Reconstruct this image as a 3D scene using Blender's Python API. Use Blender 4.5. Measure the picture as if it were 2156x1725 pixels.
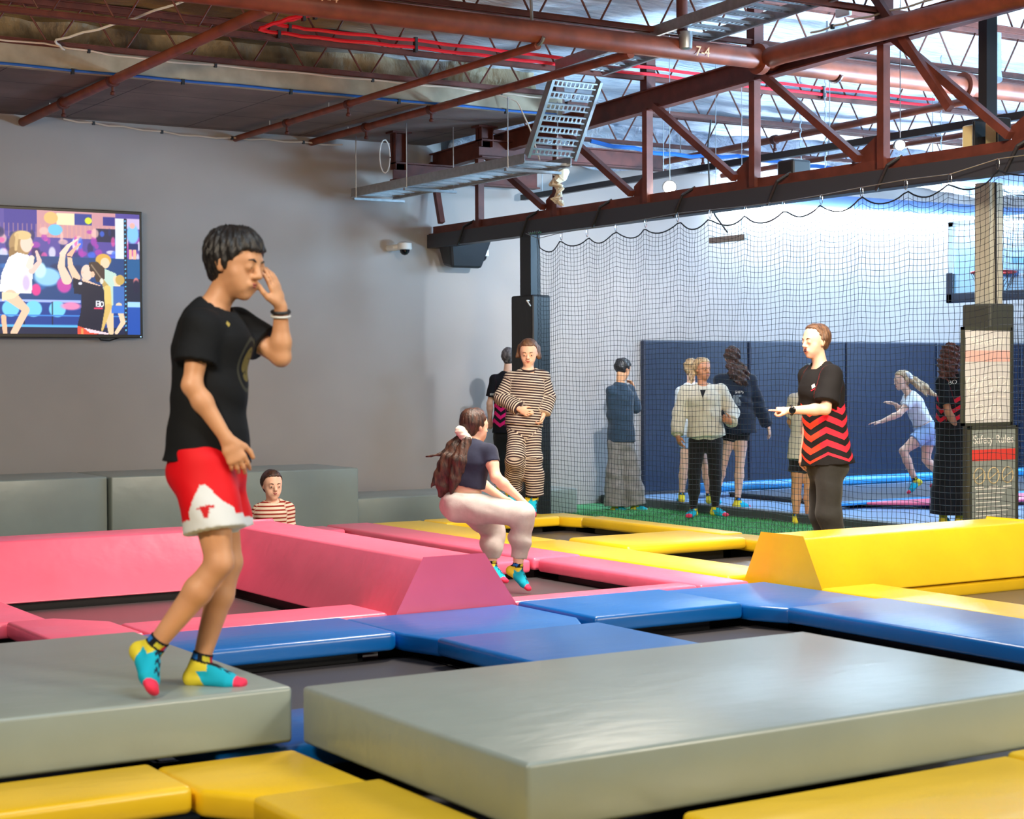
import bpy, bmesh, math, random
import numpy as np
from mathutils import Vector, Matrix
random.seed(4); np.random.seed(4)
for o in list(bpy.data.objects): bpy.data.objects.remove(o)
S = bpy.context.scene
COL = S.collection
# ------------------------------------------------------------------ camera
PITCH, ROLL, YAW, FPX = -2.02596859e-02, -4.75915595e-03, 5.62798623e-01, 3647.6
CAM = np.array([0, 0, 1.3])
CF = np.array([math.sin(YAW)*math.cos(PITCH), math.cos(YAW)*math.cos(PITCH), math.sin(PITCH)])
_r = np.cross(CF, [0, 0, 1]); _r /= np.linalg.norm(_r); _u = np.cross(_r, CF)
CR = _r*math.cos(ROLL) + _u*math.sin(ROLL)
CU = -_r*math.sin(ROLL) + _u*math.cos(ROLL)
cd = bpy.data.cameras.new('camera'); cam = bpy.data.objects.new('camera', cd); COL.objects.link(cam)
m = Matrix.Identity(4)
for i in range(3):
    m[i][0] = CR[i]; m[i][1] = CU[i]; m[i][2] = -CF[i]; m[i][3] = CAM[i]
cam.matrix_world = m
cd.sensor_width = 36; cd.lens = FPX/2156*36; cd.clip_start = .05; cd.clip_end = 200
cd.dof.use_dof = True; cd.dof.focus_distance = 13.0; cd.dof.aperture_fstop = 4.5
S.camera = cam
# ------------------------------------------------------------------ world, lights, exposure
w = bpy.data.worlds.new('world'); S.world = w; w.use_nodes = True
w.node_tree.nodes['Background'].inputs[0].default_value = (.80, .86, 1, 1)
w.node_tree.nodes['Background'].inputs[1].default_value = .05
S.view_settings.view_transform = 'Standard'; S.view_settings.look = 'None'
S.view_settings.exposure = 0.0; S.view_settings.gamma = 1; S.view_settings.use_curve_mapping = False
def area(name, loc, tgt, size, power, col, sy=None, spread=None):
    d = bpy.data.lights.new(name, 'AREA'); d.energy = power; d.color = col
    d.shape = 'RECTANGLE'; d.size = size; d.size_y = sy or size
    if spread: d.spread = math.radians(spread)
    o = bpy.data.objects.new(name, d); COL.objects.link(o); o.location = loc
    o.rotation_euler = (Vector(tgt)-Vector(loc)).to_track_quat('-Z', 'Y').to_euler()
    return o
area('hall_lamp_right', (9.5, .5, 4.3), (7.0, 8.5, .2), 1.4, 110, (1, .83, .60), .8, 110)
area('hall_lamp_left', (-1.2, 2.2, 3.8), (2.9, 6.6, .5), .9, 62, (1, .84, .62), .6, 90)
area('hall_lamp_near', (3.0, 3.6, 4.3), (3.3, 4.8, 0), 2.2, 52, (.72, .88, 1), 1.2, 130)
area('hall_lamp_middle', (6.4, 8.8, 4.0), (6.0, 9.4, 0), 2.0, 230, (1, .90, .76), 1.0, 130)
area('hall_fill_far', (6.2, 4.6, 4.3), (9.6, 11.0, .9), 1.0, 72, (1, .85, .66), .7, 60)  # added fill for the column, sign boards and people by the net
area('roof_fill', (15.0, 9.0, 2.4), (12.0, 10.8, 4.6), 2.4, 300, (.38, .70, 1), 1.6, 95)  # added unseen light from below, brightens the roof foil
area('roof_fill_near', (12.6, 8.0, 1.6), (10.0, 11.6, 4.45), 1.2, 230, (.48, .74, 1), .8, 70)  # second added light, reaches the foil over the truss
area('roof_fill_left', (.2, 8.8, 2.6), (4.8, 13.2, 4.1), 1.0, 32, (1, .74, .48), .6, 80)  # added out of view to warm the slab edge and the roof beside it
area('jump_room_fill', (17.5, 11.0, 3.4), (14.5, 16.6, 2.4), 2.5, 230, (.42, .66, 1), 1.0, 120)  # added blue light, helps the led strips brighten the jump room wall
area('hall_fill_front', (6.5, -1.5, 3.6), (4.6, 4.2, 0), 1.2, 60, (1, .90, .72), .8, 80)  # fill added from the camera side for the foreground block and yellow pads
area('net_wall_fill', (9.66, 12.75, 2.99), (11.9, 16.6, 1.9), .09, 46, (.84, .92, 1), .09, 75)  # extra light added behind the flood lamp, brightens the wall past the net
area('wall_fill_left', (1.0, 12.2, 3.7), (5.0, 16.6, 1.2), 1.0, 12, (1, .90, .72), .4, 120)  # added warm wash over the left of the back wall, no fixture there
# ------------------------------------------------------------------ tagging
def tag(o, label=None, cat=None, group=None, kind=None):
    if label: o['label'] = label
    if cat: o['category'] = cat
    if group: o['group'] = group
    if kind: o['kind'] = kind
    return o
def empty(name, loc, label=None, cat=None, group=None):
    o = bpy.data.objects.new(name, None); COL.objects.link(o); o.location = loc
    o.empty_display_size = .1
    return tag(o, label, cat, group)
def rootloc(p):
    v = Vector((0, 0, 0))
    while p is not None: v += p.location; p = p.parent
    return v
def at(px, py, ax, v):                       # point where the sight line of a pixel meets the plane axis ax = v
    d = CF + CR*(px-1078)/FPX - CU*(py-862.5)/FPX
    return CAM + d*(v-CAM[ax])/d[ax]
def atd(px, py, k):                          # point on the sight line at depth k
    return CAM + (CF + CR*(px-1078)/FPX - CU*(py-862.5)/FPX)*k
# ------------------------------------------------------------------ mesh builder
class MB:
    def __init__(s): s.v = []; s.f = []; s.mi = []; s.m = 0
    def add(s, vs, fs):
        b = len(s.v); s.v += [tuple(map(float, p)) for p in vs]
        s.f += [tuple(b+i for i in q) for q in fs]; s.mi += [s.m]*len(fs); return s
    def box(s, x0, x1, y0, y1, z0, z1):
        return s.add([(x0,y0,z0),(x1,y0,z0),(x1,y1,z0),(x0,y1,z0),(x0,y0,z1),(x1,y0,z1),(x1,y1,z1),(x0,y1,z1)],
                     [(0,3,2,1),(4,5,6,7),(0,1,5,4),(1,2,6,5),(2,3,7,6),(3,0,4,7)])
    def bar(s, a, b, w, h, up=(0, 0, 1)):     # box between two points
        a = np.array(a, float); b = np.array(b, float); t = b-a; t /= np.linalg.norm(t)
        up = np.array(up, float)
        if abs(t@up) > .95: up = np.array([1., 0, 0])
        l = np.cross(up, t); l /= np.linalg.norm(l); n = np.cross(t, l)
        P = []
        for e in (a, b):
            for i, j in ((-1,-1),(1,-1),(1,1),(-1,1)): P.append(e+l*i*w/2+n*j*h/2)
        return s.add(P, [(0,1,2,3),(7,6,5,4),(0,4,5,1),(1,5,6,2),(2,6,7,3),(3,7,4,0)])
    def tube(s, pts, r, n=8, caps=True, closed=False):
        pts = [np.array(p, float) for p in pts]; N = len(pts); P = []; pl = None
        rs = r if isinstance(r, (list, tuple)) else [r]*N
        for i in range(N):
            if closed: t = pts[(i+1) % N]-pts[i-1]
            else: t = pts[min(i+1, N-1)]-pts[max(i-1, 0)]
            t = t/(np.linalg.norm(t)+1e-12)
            if pl is None:
                pl = np.cross(t, [0, 0, 1]) if abs(t[2]) < .9 else np.cross(t, [1, 0, 0])
            pl = pl-t*(pl@t); pl /= np.linalg.norm(pl); q = np.cross(t, pl)
            for k in range(n):
                a = 2*math.pi*k/n; P.append(pts[i]+(pl*math.cos(a)+q*math.sin(a))*rs[i])
        F = []
        for i in range(N if closed else N-1):
            for k in range(n):
                a, b = i*n+k, i*n+(k+1) % n; j = ((i+1) % N)*n
                F.append((a, b, j+(k+1) % n, j+k))
        if caps and not closed: F.append(tuple(range(n))[::-1]); F.append(tuple((N-1)*n+k for k in range(n)))
        return s.add(P, F)
    def lathe(s, c, axis, prof, n=20):        # profile (dist along axis, radius)
        c = np.array(c, float); t = np.array(axis, float); t /= np.linalg.norm(t)
        pts = [c+t*d for d, _ in prof]
        pl = np.cross(t, [0, 0, 1]) if abs(t[2]) < .9 else np.cross(t, [1, 0, 0]); pl /= np.linalg.norm(pl); q = np.cross(t, pl)
        P = []; F = []
        for p, (d, r) in zip(pts, prof):
            for k in range(n):
                a = 2*math.pi*k/n; P.append(p+(pl*math.cos(a)+q*math.sin(a))*max(r, 1e-4))
        for i in range(len(prof)-1):
            for k in range(n): F.append((i*n+k, i*n+(k+1) % n, (i+1)*n+(k+1) % n, (i+1)*n+k))
        F.append(tuple(range(n))[::-1]); F.append(tuple((len(prof)-1)*n+k for k in range(n)))
        return s.add(P, F)
    def poly(s, pts, z0, z1):                 # prism of an XY polygon
        n = len(pts)
        return s.add([(x, y, z0) for x, y in pts]+[(x, y, z1) for x, y in pts],
                     [tuple(range(n))[::-1], tuple(range(n, 2*n))]+[(i, (i+1) % n, n+(i+1) % n, n+i) for i in range(n)])
    def build(s, name, mat, parent=None, smooth=False, bevel=0, seg=2, fix=True):
        me = bpy.data.meshes.new(name)
        off = rootloc(parent)
        me.from_pydata([(x-off.x, y-off.y, z-off.z) for x, y, z in s.v], [], s.f)
        mats = mat if isinstance(mat, (list, tuple)) else [mat]
        for mm in mats: me.materials.append(mm)
        if len(mats) > 1: me.polygons.foreach_set('material_index', s.mi)
        if bevel or fix:
            bm = bmesh.new(); bm.from_mesh(me)
            if bevel: bmesh.ops.bevel(bm, geom=[e for e in bm.edges if e.calc_face_angle(0) > .5], offset=bevel, segments=seg, affect='EDGES', profile=.5)
            bmesh.ops.recalc_face_normals(bm, faces=bm.faces); bm.to_mesh(me); bm.free()
        if smooth:
            me.polygons.foreach_set('use_smooth', [True]*len(me.polygons))
            if smooth != 2: me.set_sharp_from_angle(angle=math.radians(40))
        o = bpy.data.objects.new(name, me); COL.objects.link(o)
        if parent is not None: o.parent = parent
        return o
# ------------------------------------------------------------------ materials
def srgb(r, g, b): return tuple((c/255/12.92 if c/255 <= .04045 else ((c/255+.055)/1.055)**2.4) for c in (r, g, b))+(1,)
class NT:
    def __init__(s, name):
        s.m = bpy.data.materials.new(name); s.m.use_nodes = True; s.t = s.m.node_tree; s.b = s.t.nodes['Principled BSDF']
    def n(s, typ, **kw):
        x = s.t.nodes.new(typ)
        for k, v in kw.items():
            if k in x.inputs.keys(): x.inputs[k].default_value = v
            else: setattr(x, k, v)
        return x
    def l(s, a, b): s.t.links.new(a, b)
    def math(s, op, a, b=None):
        x = s.n('ShaderNodeMath', operation=op)
        for i, q in enumerate((a, b)):
            if q is None: continue
            if isinstance(q, (int, float)): x.inputs[i].default_value = q
            else: s.l(q, x.inputs[i])
        return x.outputs[0]
    def mix(s, f, a, b):
        x = s.n('ShaderNodeMix', data_type='RGBA')
        for i, q in ((0, f), (6, a), (7, b)):
            if isinstance(q, (int, float, tuple)): x.inputs[i].default_value = q
            else: s.l(q, x.inputs[i])
        return x.outputs[2]
    def noise(s, scale, detail=3, vec=None, stretch=None, rough=.5):
        x = s.n('ShaderNodeTexNoise'); x.inputs['Scale'].default_value = scale; x.inputs['Detail'].default_value = detail; x.inputs['Roughness'].default_value = rough
        if vec is None: vec = s.n('ShaderNodeTexCoord').outputs['Object']
        if stretch:
            mp = s.n('ShaderNodeMapping'); mp.inputs['Scale'].default_value = stretch; s.l(vec, mp.inputs[0]); vec = mp.outputs[0]
        s.l(vec, x.inputs['Vector']); return x.outputs[0]
    def ramp(s, f, stops, interp='LINEAR'):
        x = s.n('ShaderNodeValToRGB'); x.color_ramp.interpolation = interp; e = x.color_ramp.elements
        while len(e) < len(stops): e.new(.5)
        for q, (p, c) in zip(e, stops): q.position = p; q.color = c if len(c) == 4 else c+(1,)
        s.l(f, x.inputs[0]); return x.outputs[0]
    def bump(s, h, strength=.2, dist=.01):
        x = s.n('ShaderNodeBump'); x.inputs['Strength'].default_value = strength; x.inputs['Distance'].default_value = dist
        s.l(h, x.inputs['Height']); s.l(x.outputs[0], s.b.inputs['Normal'])
    def attr(s, name, out='Vector'):
        x = s.n('ShaderNodeAttribute'); x.attribute_name = name; return x.outputs[out]
    def set(s, **kw):
        for k, v in kw.items(): s.b.inputs[k.replace('_', ' ')].default_value = v
        return s
MATS = {}
def mat(name, col, rough=.5, metal=0, noise=0, nscale=8, bump=0, bscale=60, emit=None, es=0, spec=.5, stretch=None, bdist=.004, sheen=0, coat=0):
    if name in MATS: return MATS[name]
    t = NT(name); t.set(Base_Color=col, Roughness=rough, Metallic=metal); t.b.inputs['Specular IOR Level'].default_value = spec
    if noise:
        f = t.noise(nscale, 4, stretch=stretch)
        k = lambda q: tuple(max(0, c*q) for c in col[:3])+(1,)
        t.l(t.ramp(f, [(.3, k(1-noise)), (.7, k(1+noise))]), t.b.inputs['Base Color'])
    if bump: t.bump(t.noise(bscale, 4, stretch=stretch), bump, bdist)
    if emit: t.b.inputs['Emission Color'].default_value = emit; t.b.inputs['Emission Strength'].default_value = es
    if name == 'trampoline_mesh': t.b.inputs['IOR'].default_value = 1.9
    if sheen: t.b.inputs['Sheen Weight'].default_value = sheen
    if coat: t.b.inputs['Coat Weight'].default_value = coat; t.b.inputs['Coat Roughness'].default_value = .25
    MATS[name] = t.m; return t.m
def vinyl(name, col, rough=.31):
    if name in MATS: return MATS[name]
    t = NT(name); t.set(Roughness=rough, IOR=1.62)
    f = t.noise(2.5, 3); k = lambda q: tuple(c*q for c in col[:3])+(1,)
    t.l(t.ramp(f, [(.3, k(.93)), (.7, k(1.04))]), t.b.inputs['Base Color'])
    a = t.noise(420, 2); b = t.noise(5, 3, stretch=(1, 2.2, 1))
    h = t.math('ADD', t.math('MULTIPLY', a, .05), t.math('MULTIPLY', b, 1.0))
    t.bump(h, .35, .012); MATS[name] = t.m; return t.m
PINK = vinyl('pink_vinyl', srgb(250, 108, 142)); BLUE = vinyl('blue_vinyl', srgb(0, 104, 190)); YEL = vinyl('yellow_vinyl', srgb(244, 200, 30), .33)
GREYV = vinyl('grey_vinyl', srgb(146, 158, 154), .31); LBLUE = vinyl('pale_blue_vinyl', srgb(138, 174, 214)); CYANV = vinyl('cyan_vinyl', srgb(40, 150, 225))
NAVY = vinyl('navy_vinyl', srgb(14, 30, 56), .5); BLACKV = vinyl('black_vinyl', srgb(26, 26, 28), .5)
BED = mat('trampoline_mesh', srgb(76, 73, 76), .28, noise=.15, nscale=300, bump=.3, bscale=700, bdist=.002)
STEEL = mat('oxide_steel', srgb(96, 47, 36), .55, noise=.28, nscale=7, bump=.15, bscale=40)
STEELD = mat('dark_oxide_steel', srgb(84, 38, 30), .6, noise=.3, nscale=9)
PIPE = mat('rusty_pipe', srgb(126, 62, 40), .5, noise=.3, nscale=6, bump=.1, bscale=30)
ROD = mat('joist_rod', srgb(96, 46, 34), .6, noise=.25, nscale=14)
BLACKM = mat('black_metal', srgb(30, 31, 35), .45)
GALV = mat('galvanised', srgb(176, 180, 184), .35, .85, noise=.12, nscale=20)
CONC = mat('concrete', srgb(112, 102, 96), .85, noise=.16, nscale=2.2, bump=.25, bscale=30)
FASC = mat('concrete_edge', srgb(168, 156, 134), .85, noise=.2, nscale=5, bump=.3, bscale=24)
WHITEP = mat('white_plastic', srgb(226, 226, 222), .4); CREAMP = mat('cream_plastic', srgb(224, 206, 150), .4)
CBLUE = mat('blue_cable', srgb(28, 92, 170), .45); CRED = mat('red_cable', srgb(226, 18, 38), .4); CWHT = mat('white_cable', srgb(214, 196, 176), .5)
GLASSD = mat('dark_dome', srgb(14, 15, 18), .12); CHROME = mat('chrome', srgb(210, 212, 216), .2, 1)
CHALK = mat('chalk', srgb(226, 180, 140), .9)
# ================================================================== setting
FL = -.22
t = NT('wall_paint'); t.set(Roughness=.75)
f = t.noise(.7, 3); t.l(t.ramp(f, [(.35, srgb(164, 158, 154)), (.7, srgb(176, 170, 166))]), t.b.inputs['Base Color'])
t.bump(t.noise(140, 3), .15, .003); WALL = t.m
wl = MB().box(-6, 24, 16.6, 16.75, FL, 5.6).build('wall_back', WALL); tag(wl, kind='structure')
FLOORM = mat('hall_floor', srgb(52, 54, 58), .7, noise=.15, nscale=3)
tag(MB().box(-6, 24, -4, 16.6, FL-.1, FL).build('floor', FLOORM), kind='structure')
# concrete slab over the left part of the back wall
t = NT('slab_soffit'); t.set(Roughness=.9)
co = t.n('ShaderNodeTexCoord').outputs['Object']; sx = t.n('ShaderNodeSeparateXYZ'); t.l(co, sx.inputs[0])
def joint(o, step, off):
    q = t.math('FRACT', t.math('MULTIPLY', t.math('ADD', o, off), 1/step)); return t.math('LESS_THAN', t.math('ABSOLUTE', t.math('SUBTRACT', q, .5)), .006/step)
j = t.math('MAXIMUM', joint(sx.outputs[0], 1.25, .3), joint(sx.outputs[1], .85, .1))
base = t.ramp(t.noise(1.6, 5), [(.3, srgb(104, 90, 86)), (.7, srgb(134, 116, 110))])
t.l(t.mix(j, base, srgb(60, 50, 48)), t.b.inputs['Base Color']); t.bump(t.noise(30, 4), .3, .006); SOFF = t.m
sl = MB().box(-2, 9.38, 14.0, 16.6, 3.81, 3.99); tag(sl.build('ceiling', [SOFF]), kind='structure')
tag(MB().box(-2, 9.38, 13.93, 14.0, 3.79, 3.99).build('trim_1', FASC), kind='structure')
# foil-lined roof
t = NT('roof_foil'); t.set(Roughness=.38, Metallic=.25)
co = t.n('ShaderNodeTexCoord').outputs['Object']; sx = t.n('ShaderNodeSeparateXYZ'); t.l(co, sx.inputs[0])
st = t.noise(9, 5, co, (.35, 3.2, 1), .65); st2 = t.noise(26, 4, co, (.3, 2.6, 1), .6)
base = t.ramp(st, [(.3, srgb(150, 162, 180)), (.5, srgb(214, 222, 232)), (.7, srgb(240, 244, 248))])
gold = t.ramp(t.noise(2.2, 4, co), [(.4, srgb(120, 96, 66)), (.55, srgb(176, 140, 84)), (.72, srgb(150, 132, 112))])
mask = t.ramp(t.math('ADD', t.math('MULTIPLY', sx.outputs[0], .12), t.math('MULTIPLY', t.noise(.9, 3, co), .5)), [(0, (1, 1, 1)), (.92, (1, 1, 1)), (1, (0, 0, 0))])
mm = t.n('ShaderNodeMapRange'); mm.inputs[1].default_value = 7.2; mm.inputs[2].default_value = 8.8; mm.inputs[3].default_value = 1; mm.inputs[4].default_value = 0; t.l(t.math('ADD', sx.outputs[0], t.math('MULTIPLY', t.noise(.9, 3, co), 1.0)), mm.inputs[0])
t.l(t.mix(mm.outputs[0], base, gold), t.b.inputs['Base Color'])
t.bump(t.math('ADD', st, t.math('MULTIPLY', st2, .6)), .9, .05); FOIL = t.m
def zroof(y): return 4.36-(y-14.1)*.047
mb = MB(); NX, NY = 110, 70
for i in range(NX+1):
    for jj in range(NY+1):
        x = -2+25*i/NX; y = 2+14.6*jj/NY
        mb.v.append((x, y, zroof(y)+.025*math.sin(y*4.2+math.sin(x*1.3))+.012*math.sin(x*7+y*3)))
for i in range(NX):
    for jj in range(NY):
        a = i*(NY+1)+jj; mb.f.append((a, a+1, a+NY+2, a+NY+1)); mb.mi.append(0)
rf = mb.build('trim_2', FOIL, smooth=2, fix=False); tag(rf, kind='structure')
so = rf.modifiers.new('thick', 'SOLIDIFY'); so.thickness = .05; so.offset = 1
# insulation blanket hanging behind the first joist
t = NT('insulation_blanket'); t.set(Roughness=.5, Metallic=.15)
co = t.n('ShaderNodeTexCoord').outputs['Object']; sx = t.n('ShaderNodeSeparateXYZ'); t.l(co, sx.inputs[0])
c1 = t.ramp(t.noise(3.0, 5, co, (1, 1, .6)), [(.3, srgb(96, 80, 66)), (.5, srgb(158, 138, 108)), (.66, srgb(190, 168, 134))])
lowz = t.n('ShaderNodeMapRange'); lowz.inputs[1].default_value = 4.10; lowz.inputs[2].default_value = 4.04; t.l(t.math('ADD', sx.outputs[2], t.math('MULTIPLY', t.noise(5, 3, co), .06)), lowz.inputs[0])
c2 = t.ramp(t.noise(4, 4, co), [(.4, srgb(190, 150, 40)), (.52, srgb(120, 116, 110)), (.7, srgb(140, 150, 190))])
t.l(t.mix(lowz.outputs[0], c1, c2), t.b.inputs['Base Color']); t.bump(t.noise(14, 5, co, (1, 1, .5)), .8, .04); BLANK = t.m
mb = MB()
for i in range(161):
    for jj in range(9):
        x = -2+i*.0712; z = 3.98+jj*.055; mb.v.append((x, 14.42+.03*math.sin(x*5+jj)+.02*math.sin(x*13)+(.10 if jj < 2 else 0)*(-1), z))
for i in range(160):
    for jj in range(8):
        a = i*9+jj; mb.f.append((a, a+9, a+10, a+1)); mb.mi.append(0)
ib = mb.build('trim_3', BLANK, smooth=2, fix=False); tag(ib, kind='structure'); ib.modifiers.new('t', 'SOLIDIFY').thickness = .04
mb = MB()                                    # foil sag at the head of the wall in the jump room
for i in range(121):
    for jj in range(7):
        x = 9.6+i*.115; z = 3.70+jj*.1; mb.v.append((x, 16.45+.05*math.sin(x*6+jj)+.03*math.sin(x*17+jj*2)-.06*math.sin(jj/6*3.14), z+.04*math.sin(x*3.1)*(jj == 0)))
for i in range(120):
    for jj in range(6):
        a = i*7+jj; mb.f.append((a, a+7, a+8, a+1)); mb.mi.append(0)
ib = mb.build('trim_4', FOIL, smooth=2, fix=False); tag(ib, kind='structure'); ib.modifiers.new('t', 'SOLIDIFY').thickness = .03
# ------------------------------------------------------------------ jump room floor, kerb and turf
tag(MB().box(11.83, 24, 7.5, 16.6, FL, -.14).build('trim_5', LBLUE, bevel=.012), kind='structure')
tag(MB().box(11.69, 11.83, 7.5, 16.6, FL, -.115).build('trim_6', mat('kerb_grey', srgb(70, 76, 80), .6), bevel=.01), kind='structure')
TURF = NT('turf'); TURF.set(Roughness=.9)
TURF.l(TURF.ramp(TURF.noise(30, 4), [(.3, srgb(46, 116, 72)), (.7, srgb(92, 178, 112))]), TURF.b.inputs['Base Color']); TURF = TURF.m
mb = MB().box(9.12, 11.69, 8.62, 15.58, FL-.0, FL+.008).box(10.7, 11.69, 15.58, 16.6, FL, FL+.008)
rng = random.Random(7)
for i in range(26000):
    x = 9.14+rng.random()*2.53; y = 8.65+rng.random()*6.9; a = rng.random()*6.28; h = .018+rng.random()*.014
    dx, dy = .004*math.cos(a), .004*math.sin(a); lx, ly = rng.uniform(-.01, .01), rng.uniform(-.01, .01)
    mb.add([(x-dx, y-dy, FL+.006), (x+dx, y+dy, FL+.006), (x+lx, y+ly, FL+.008+h)], [(0, 1, 2)])
tg = mb.build('artificial_turf', TURF, fix=False); tag(tg, 'green artificial turf lane running behind the net', 'turf', kind='stuff')
# wall padding
LAB = ['navy wall pad at the left end of the padded back wall', 'navy wall pad behind the girl in the navy hoodie', 'navy wall pad behind the man pointing with his arm',
       'navy wall pad behind the running girl in white', 'navy wall pad behind the sign boards', 'navy wall pad at the far right of the back wall']
for i in range(6):
    x0 = 12.27+i*1.62
    tag(MB().box(x0, x0+1.6, 16.52, 16.6, -.1, 1.70).build('wall_pad', NAVY, bevel=.02), LAB[i], 'wall pad', 'navy pads along the back wall')
# ================================================================== trampolines
def pad(name, label, pts, m, z1=0, th=.09, group=None, bevel=.022, cat='pad', skirt=True):
    mb = MB().poly(pts, z1-th, z1); o = mb.build(name, m, bevel=bevel, seg=3, smooth=True)
    tag(o, label, cat, group)
    if skirt:
        c = np.mean(pts, 0); ins = [(c[0]+(x-c[0])*.55 if abs(x-c[0]) < .3 else x-math.copysign(.135, x-c[0]), c[1]+(y-c[1])*.55 if abs(y-c[1]) < .3 else y-math.copysign(.135, y-c[1])) for x, y in pts]
        MB().poly(ins, FL, z1-th+.005).build('frame', BLACKM, o)
    return o
def R(x0, x1, y0, y1): return [(x0, y0), (x1, y0), (x1, y1), (x0, y1)]
gb, gp, gy = 'blue trampoline frame pads', 'pink trampoline frame pads', 'yellow trampoline frame pads'
pad('frame_pad', 'long blue pad behind the boy\'s legs at the back edge of the nearest black bed', [(2.3, 7.66), (4.12, 7.66), (4.16, 7.70), (4.16, 8.33), (2.62, 8.33), (2.3, 8.0)], BLUE, .004, group=gb)
pad('frame_pad', 'small blue corner pad between the two blue trampolines, beneath the pink wedge end', [(4.18, 8.33), (4.18, 7.68), (4.25, 7.42), (5.12, 7.42), (5.26, 7.68), (5.26, 8.33)], BLUE, -.008, group=gb)
pad('frame_pad', 'wide blue pad running between the two blue trampoline beds toward the grey block', [(4.22, 4.7), (5.2, 4.7), (5.2, 7.40), (4.22, 7.40)], BLUE, .006, group=gb)
pad('frame_pad', 'blue pad along the back of the right blue trampoline, against the narrow pink pad', R(5.28, 6.30, 7.55, 8.33), BLUE, .006, group=gb)
pad('frame_pad', 'small blue corner pad in front of the yellow wedge end', [(6.32, 8.33), (6.32, 7.52), (6.42, 7.30), (7.12, 7.30), (7.12, 8.33)], BLUE, -.006, group=gb)
pad('frame_pad', 'long blue pad on the right side of the right blue trampoline beside yellow', R(6.38, 7.12, 4.6, 7.28), BLUE, .006, group=gb)
pad('frame_pad', 'blue pad showing at the far left edge behind the boy\'s grey block', R(.8, 2.28, 7.3, 8.92), BLUE, -.004, group=gb)
pad('frame_pad', 'pink pad strip in front of the left pink trampoline, behind the boy\'s shins', R(3.1, 4.47, 8.36, 8.80), PINK, .0, group=gp)
pad('frame_pad', 'wrinkled pink corner pad at far left in front of the left pink trampoline', [(2.6, 8.36), (3.08, 8.36), (3.08, 8.85), (2.86, 9.14), (2.6, 9.14)], PINK, .008, group=gp)
pad('frame_pad', 'pink pad at the left frame edge beside the left pink trampoline', R(1.9, 2.84, 9.16, 10.5), PINK, .0, group=gp)
pad('frame_pad', 'narrow pink pad between the middle pink trampoline and the right blue trampoline', R(5.28, 6.62, 8.36, 8.56), PINK, .0, group=gp)
pad('frame_pad', 'long pink pad on the right side of the trampoline under the jumping girl', R(6.64, 7.03, 8.36, 10.2), PINK, .0, group=gp)
pad('frame_pad', 'long pink pad reaching back to the grey blocks beside yellow pads', R(6.62, 7.03, 10.22, 13.52), PINK, .008, group=gp)
pad('frame_pad', 'pink cross pad behind the jumping girl', R(5.29, 6.60, 10.22, 10.62), PINK, -.006, group=gp)
pad('frame_pad', 'pink pad at the back by the girl in the red striped top', R(3.0, 6.60, 13.1, 13.52), PINK, .0, group=gp)
pad('frame_pad', 'yellow pad strip left of the far yellow trampoline beside the long pink pad', R(7.05, 7.56, 11.3, 13.52), YEL, .0, group=gy)
pad('frame_pad', 'yellow pad at the back edge in front of the low grey block', R(7.58, 8.78, 13.1, 13.52), YEL, .006, group=gy)
pad('frame_pad', 'yellow pad at the far back corner beside the turf', [(8.80, 13.52), (8.80, 13.1), (8.88, 12.9), (9.10, 12.9), (9.10, 13.52)], YEL, -.004, group=gy)
pad('frame_pad', 'long yellow pad on the turf side of the far trampoline', R(8.86, 9.10, 10.9, 12.88), YEL, .008, group=gy)
pad('frame_pad', 'broad soft yellow pad lying between the two far yellow trampolines', R(7.58, 8.74, 10.42, 11.22), YEL, .022, group=gy, bevel=.035)
pad('frame_pad', 'yellow pad behind the left end of the yellow wedge beside the turf', R(8.76, 9.10, 8.6, 10.88), YEL, -.002, group=gy)
pad('frame_pad', 'yellow pad strip beside the long pink pad leading to the yellow wedge', R(7.05, 7.56, 8.6, 11.28), YEL, .004, group=gy)
pad('frame_pad', 'yellow pad beneath the yellow wedge', R(7.14, 9.1, 7.86, 8.58), YEL, -.056, group=gy)
pad('frame_pad', 'long yellow pad beside the long blue pad at right', R(7.14, 7.58, 4.6, 7.84), YEL, .0, group=gy)
pad('frame_pad', 'yellow pad in the left foreground in front of the boy\'s block', R(.3, 2.04, 5.12, 5.51), YEL, .012, group=gy)
pad('frame_pad', 'yellow corner pad in the left foreground between the two grey blocks', [(2.06, 5.51), (2.06, 5.12), (2.20, 4.92), (2.57, 4.92), (2.57, 5.51)], YEL, -.004, group=gy)
pad('frame_pad', 'wrinkled yellow pad along the left side of the large grey block', R(2.14, 2.59, 2.6, 4.90), YEL, .012, group=gy)
pad('frame_pad', 'wide yellow pad in the right foreground in front of the large grey block', R(3.12, 4.50, 3.40, 4.03), YEL, .012, group=gy)
pad('frame_pad', 'yellow pad at the lower right corner beyond the wide foreground one', R(4.52, 6.6, 3.40, 4.05), YEL, .018, group=gy)
pad('frame_pad', 'small end of a yellow pad at the bottom edge in front of the block corner', R(2.62, 3.09, 3.3, 4.02), YEL, -.004, group=gy)
pad('frame_pad', 'blue pad glimpsed in the narrow gap between the two foreground grey blocks', R(2.3, 4.2, 5.57, 6.2), BLUE, -.008, group=gb)
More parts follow.
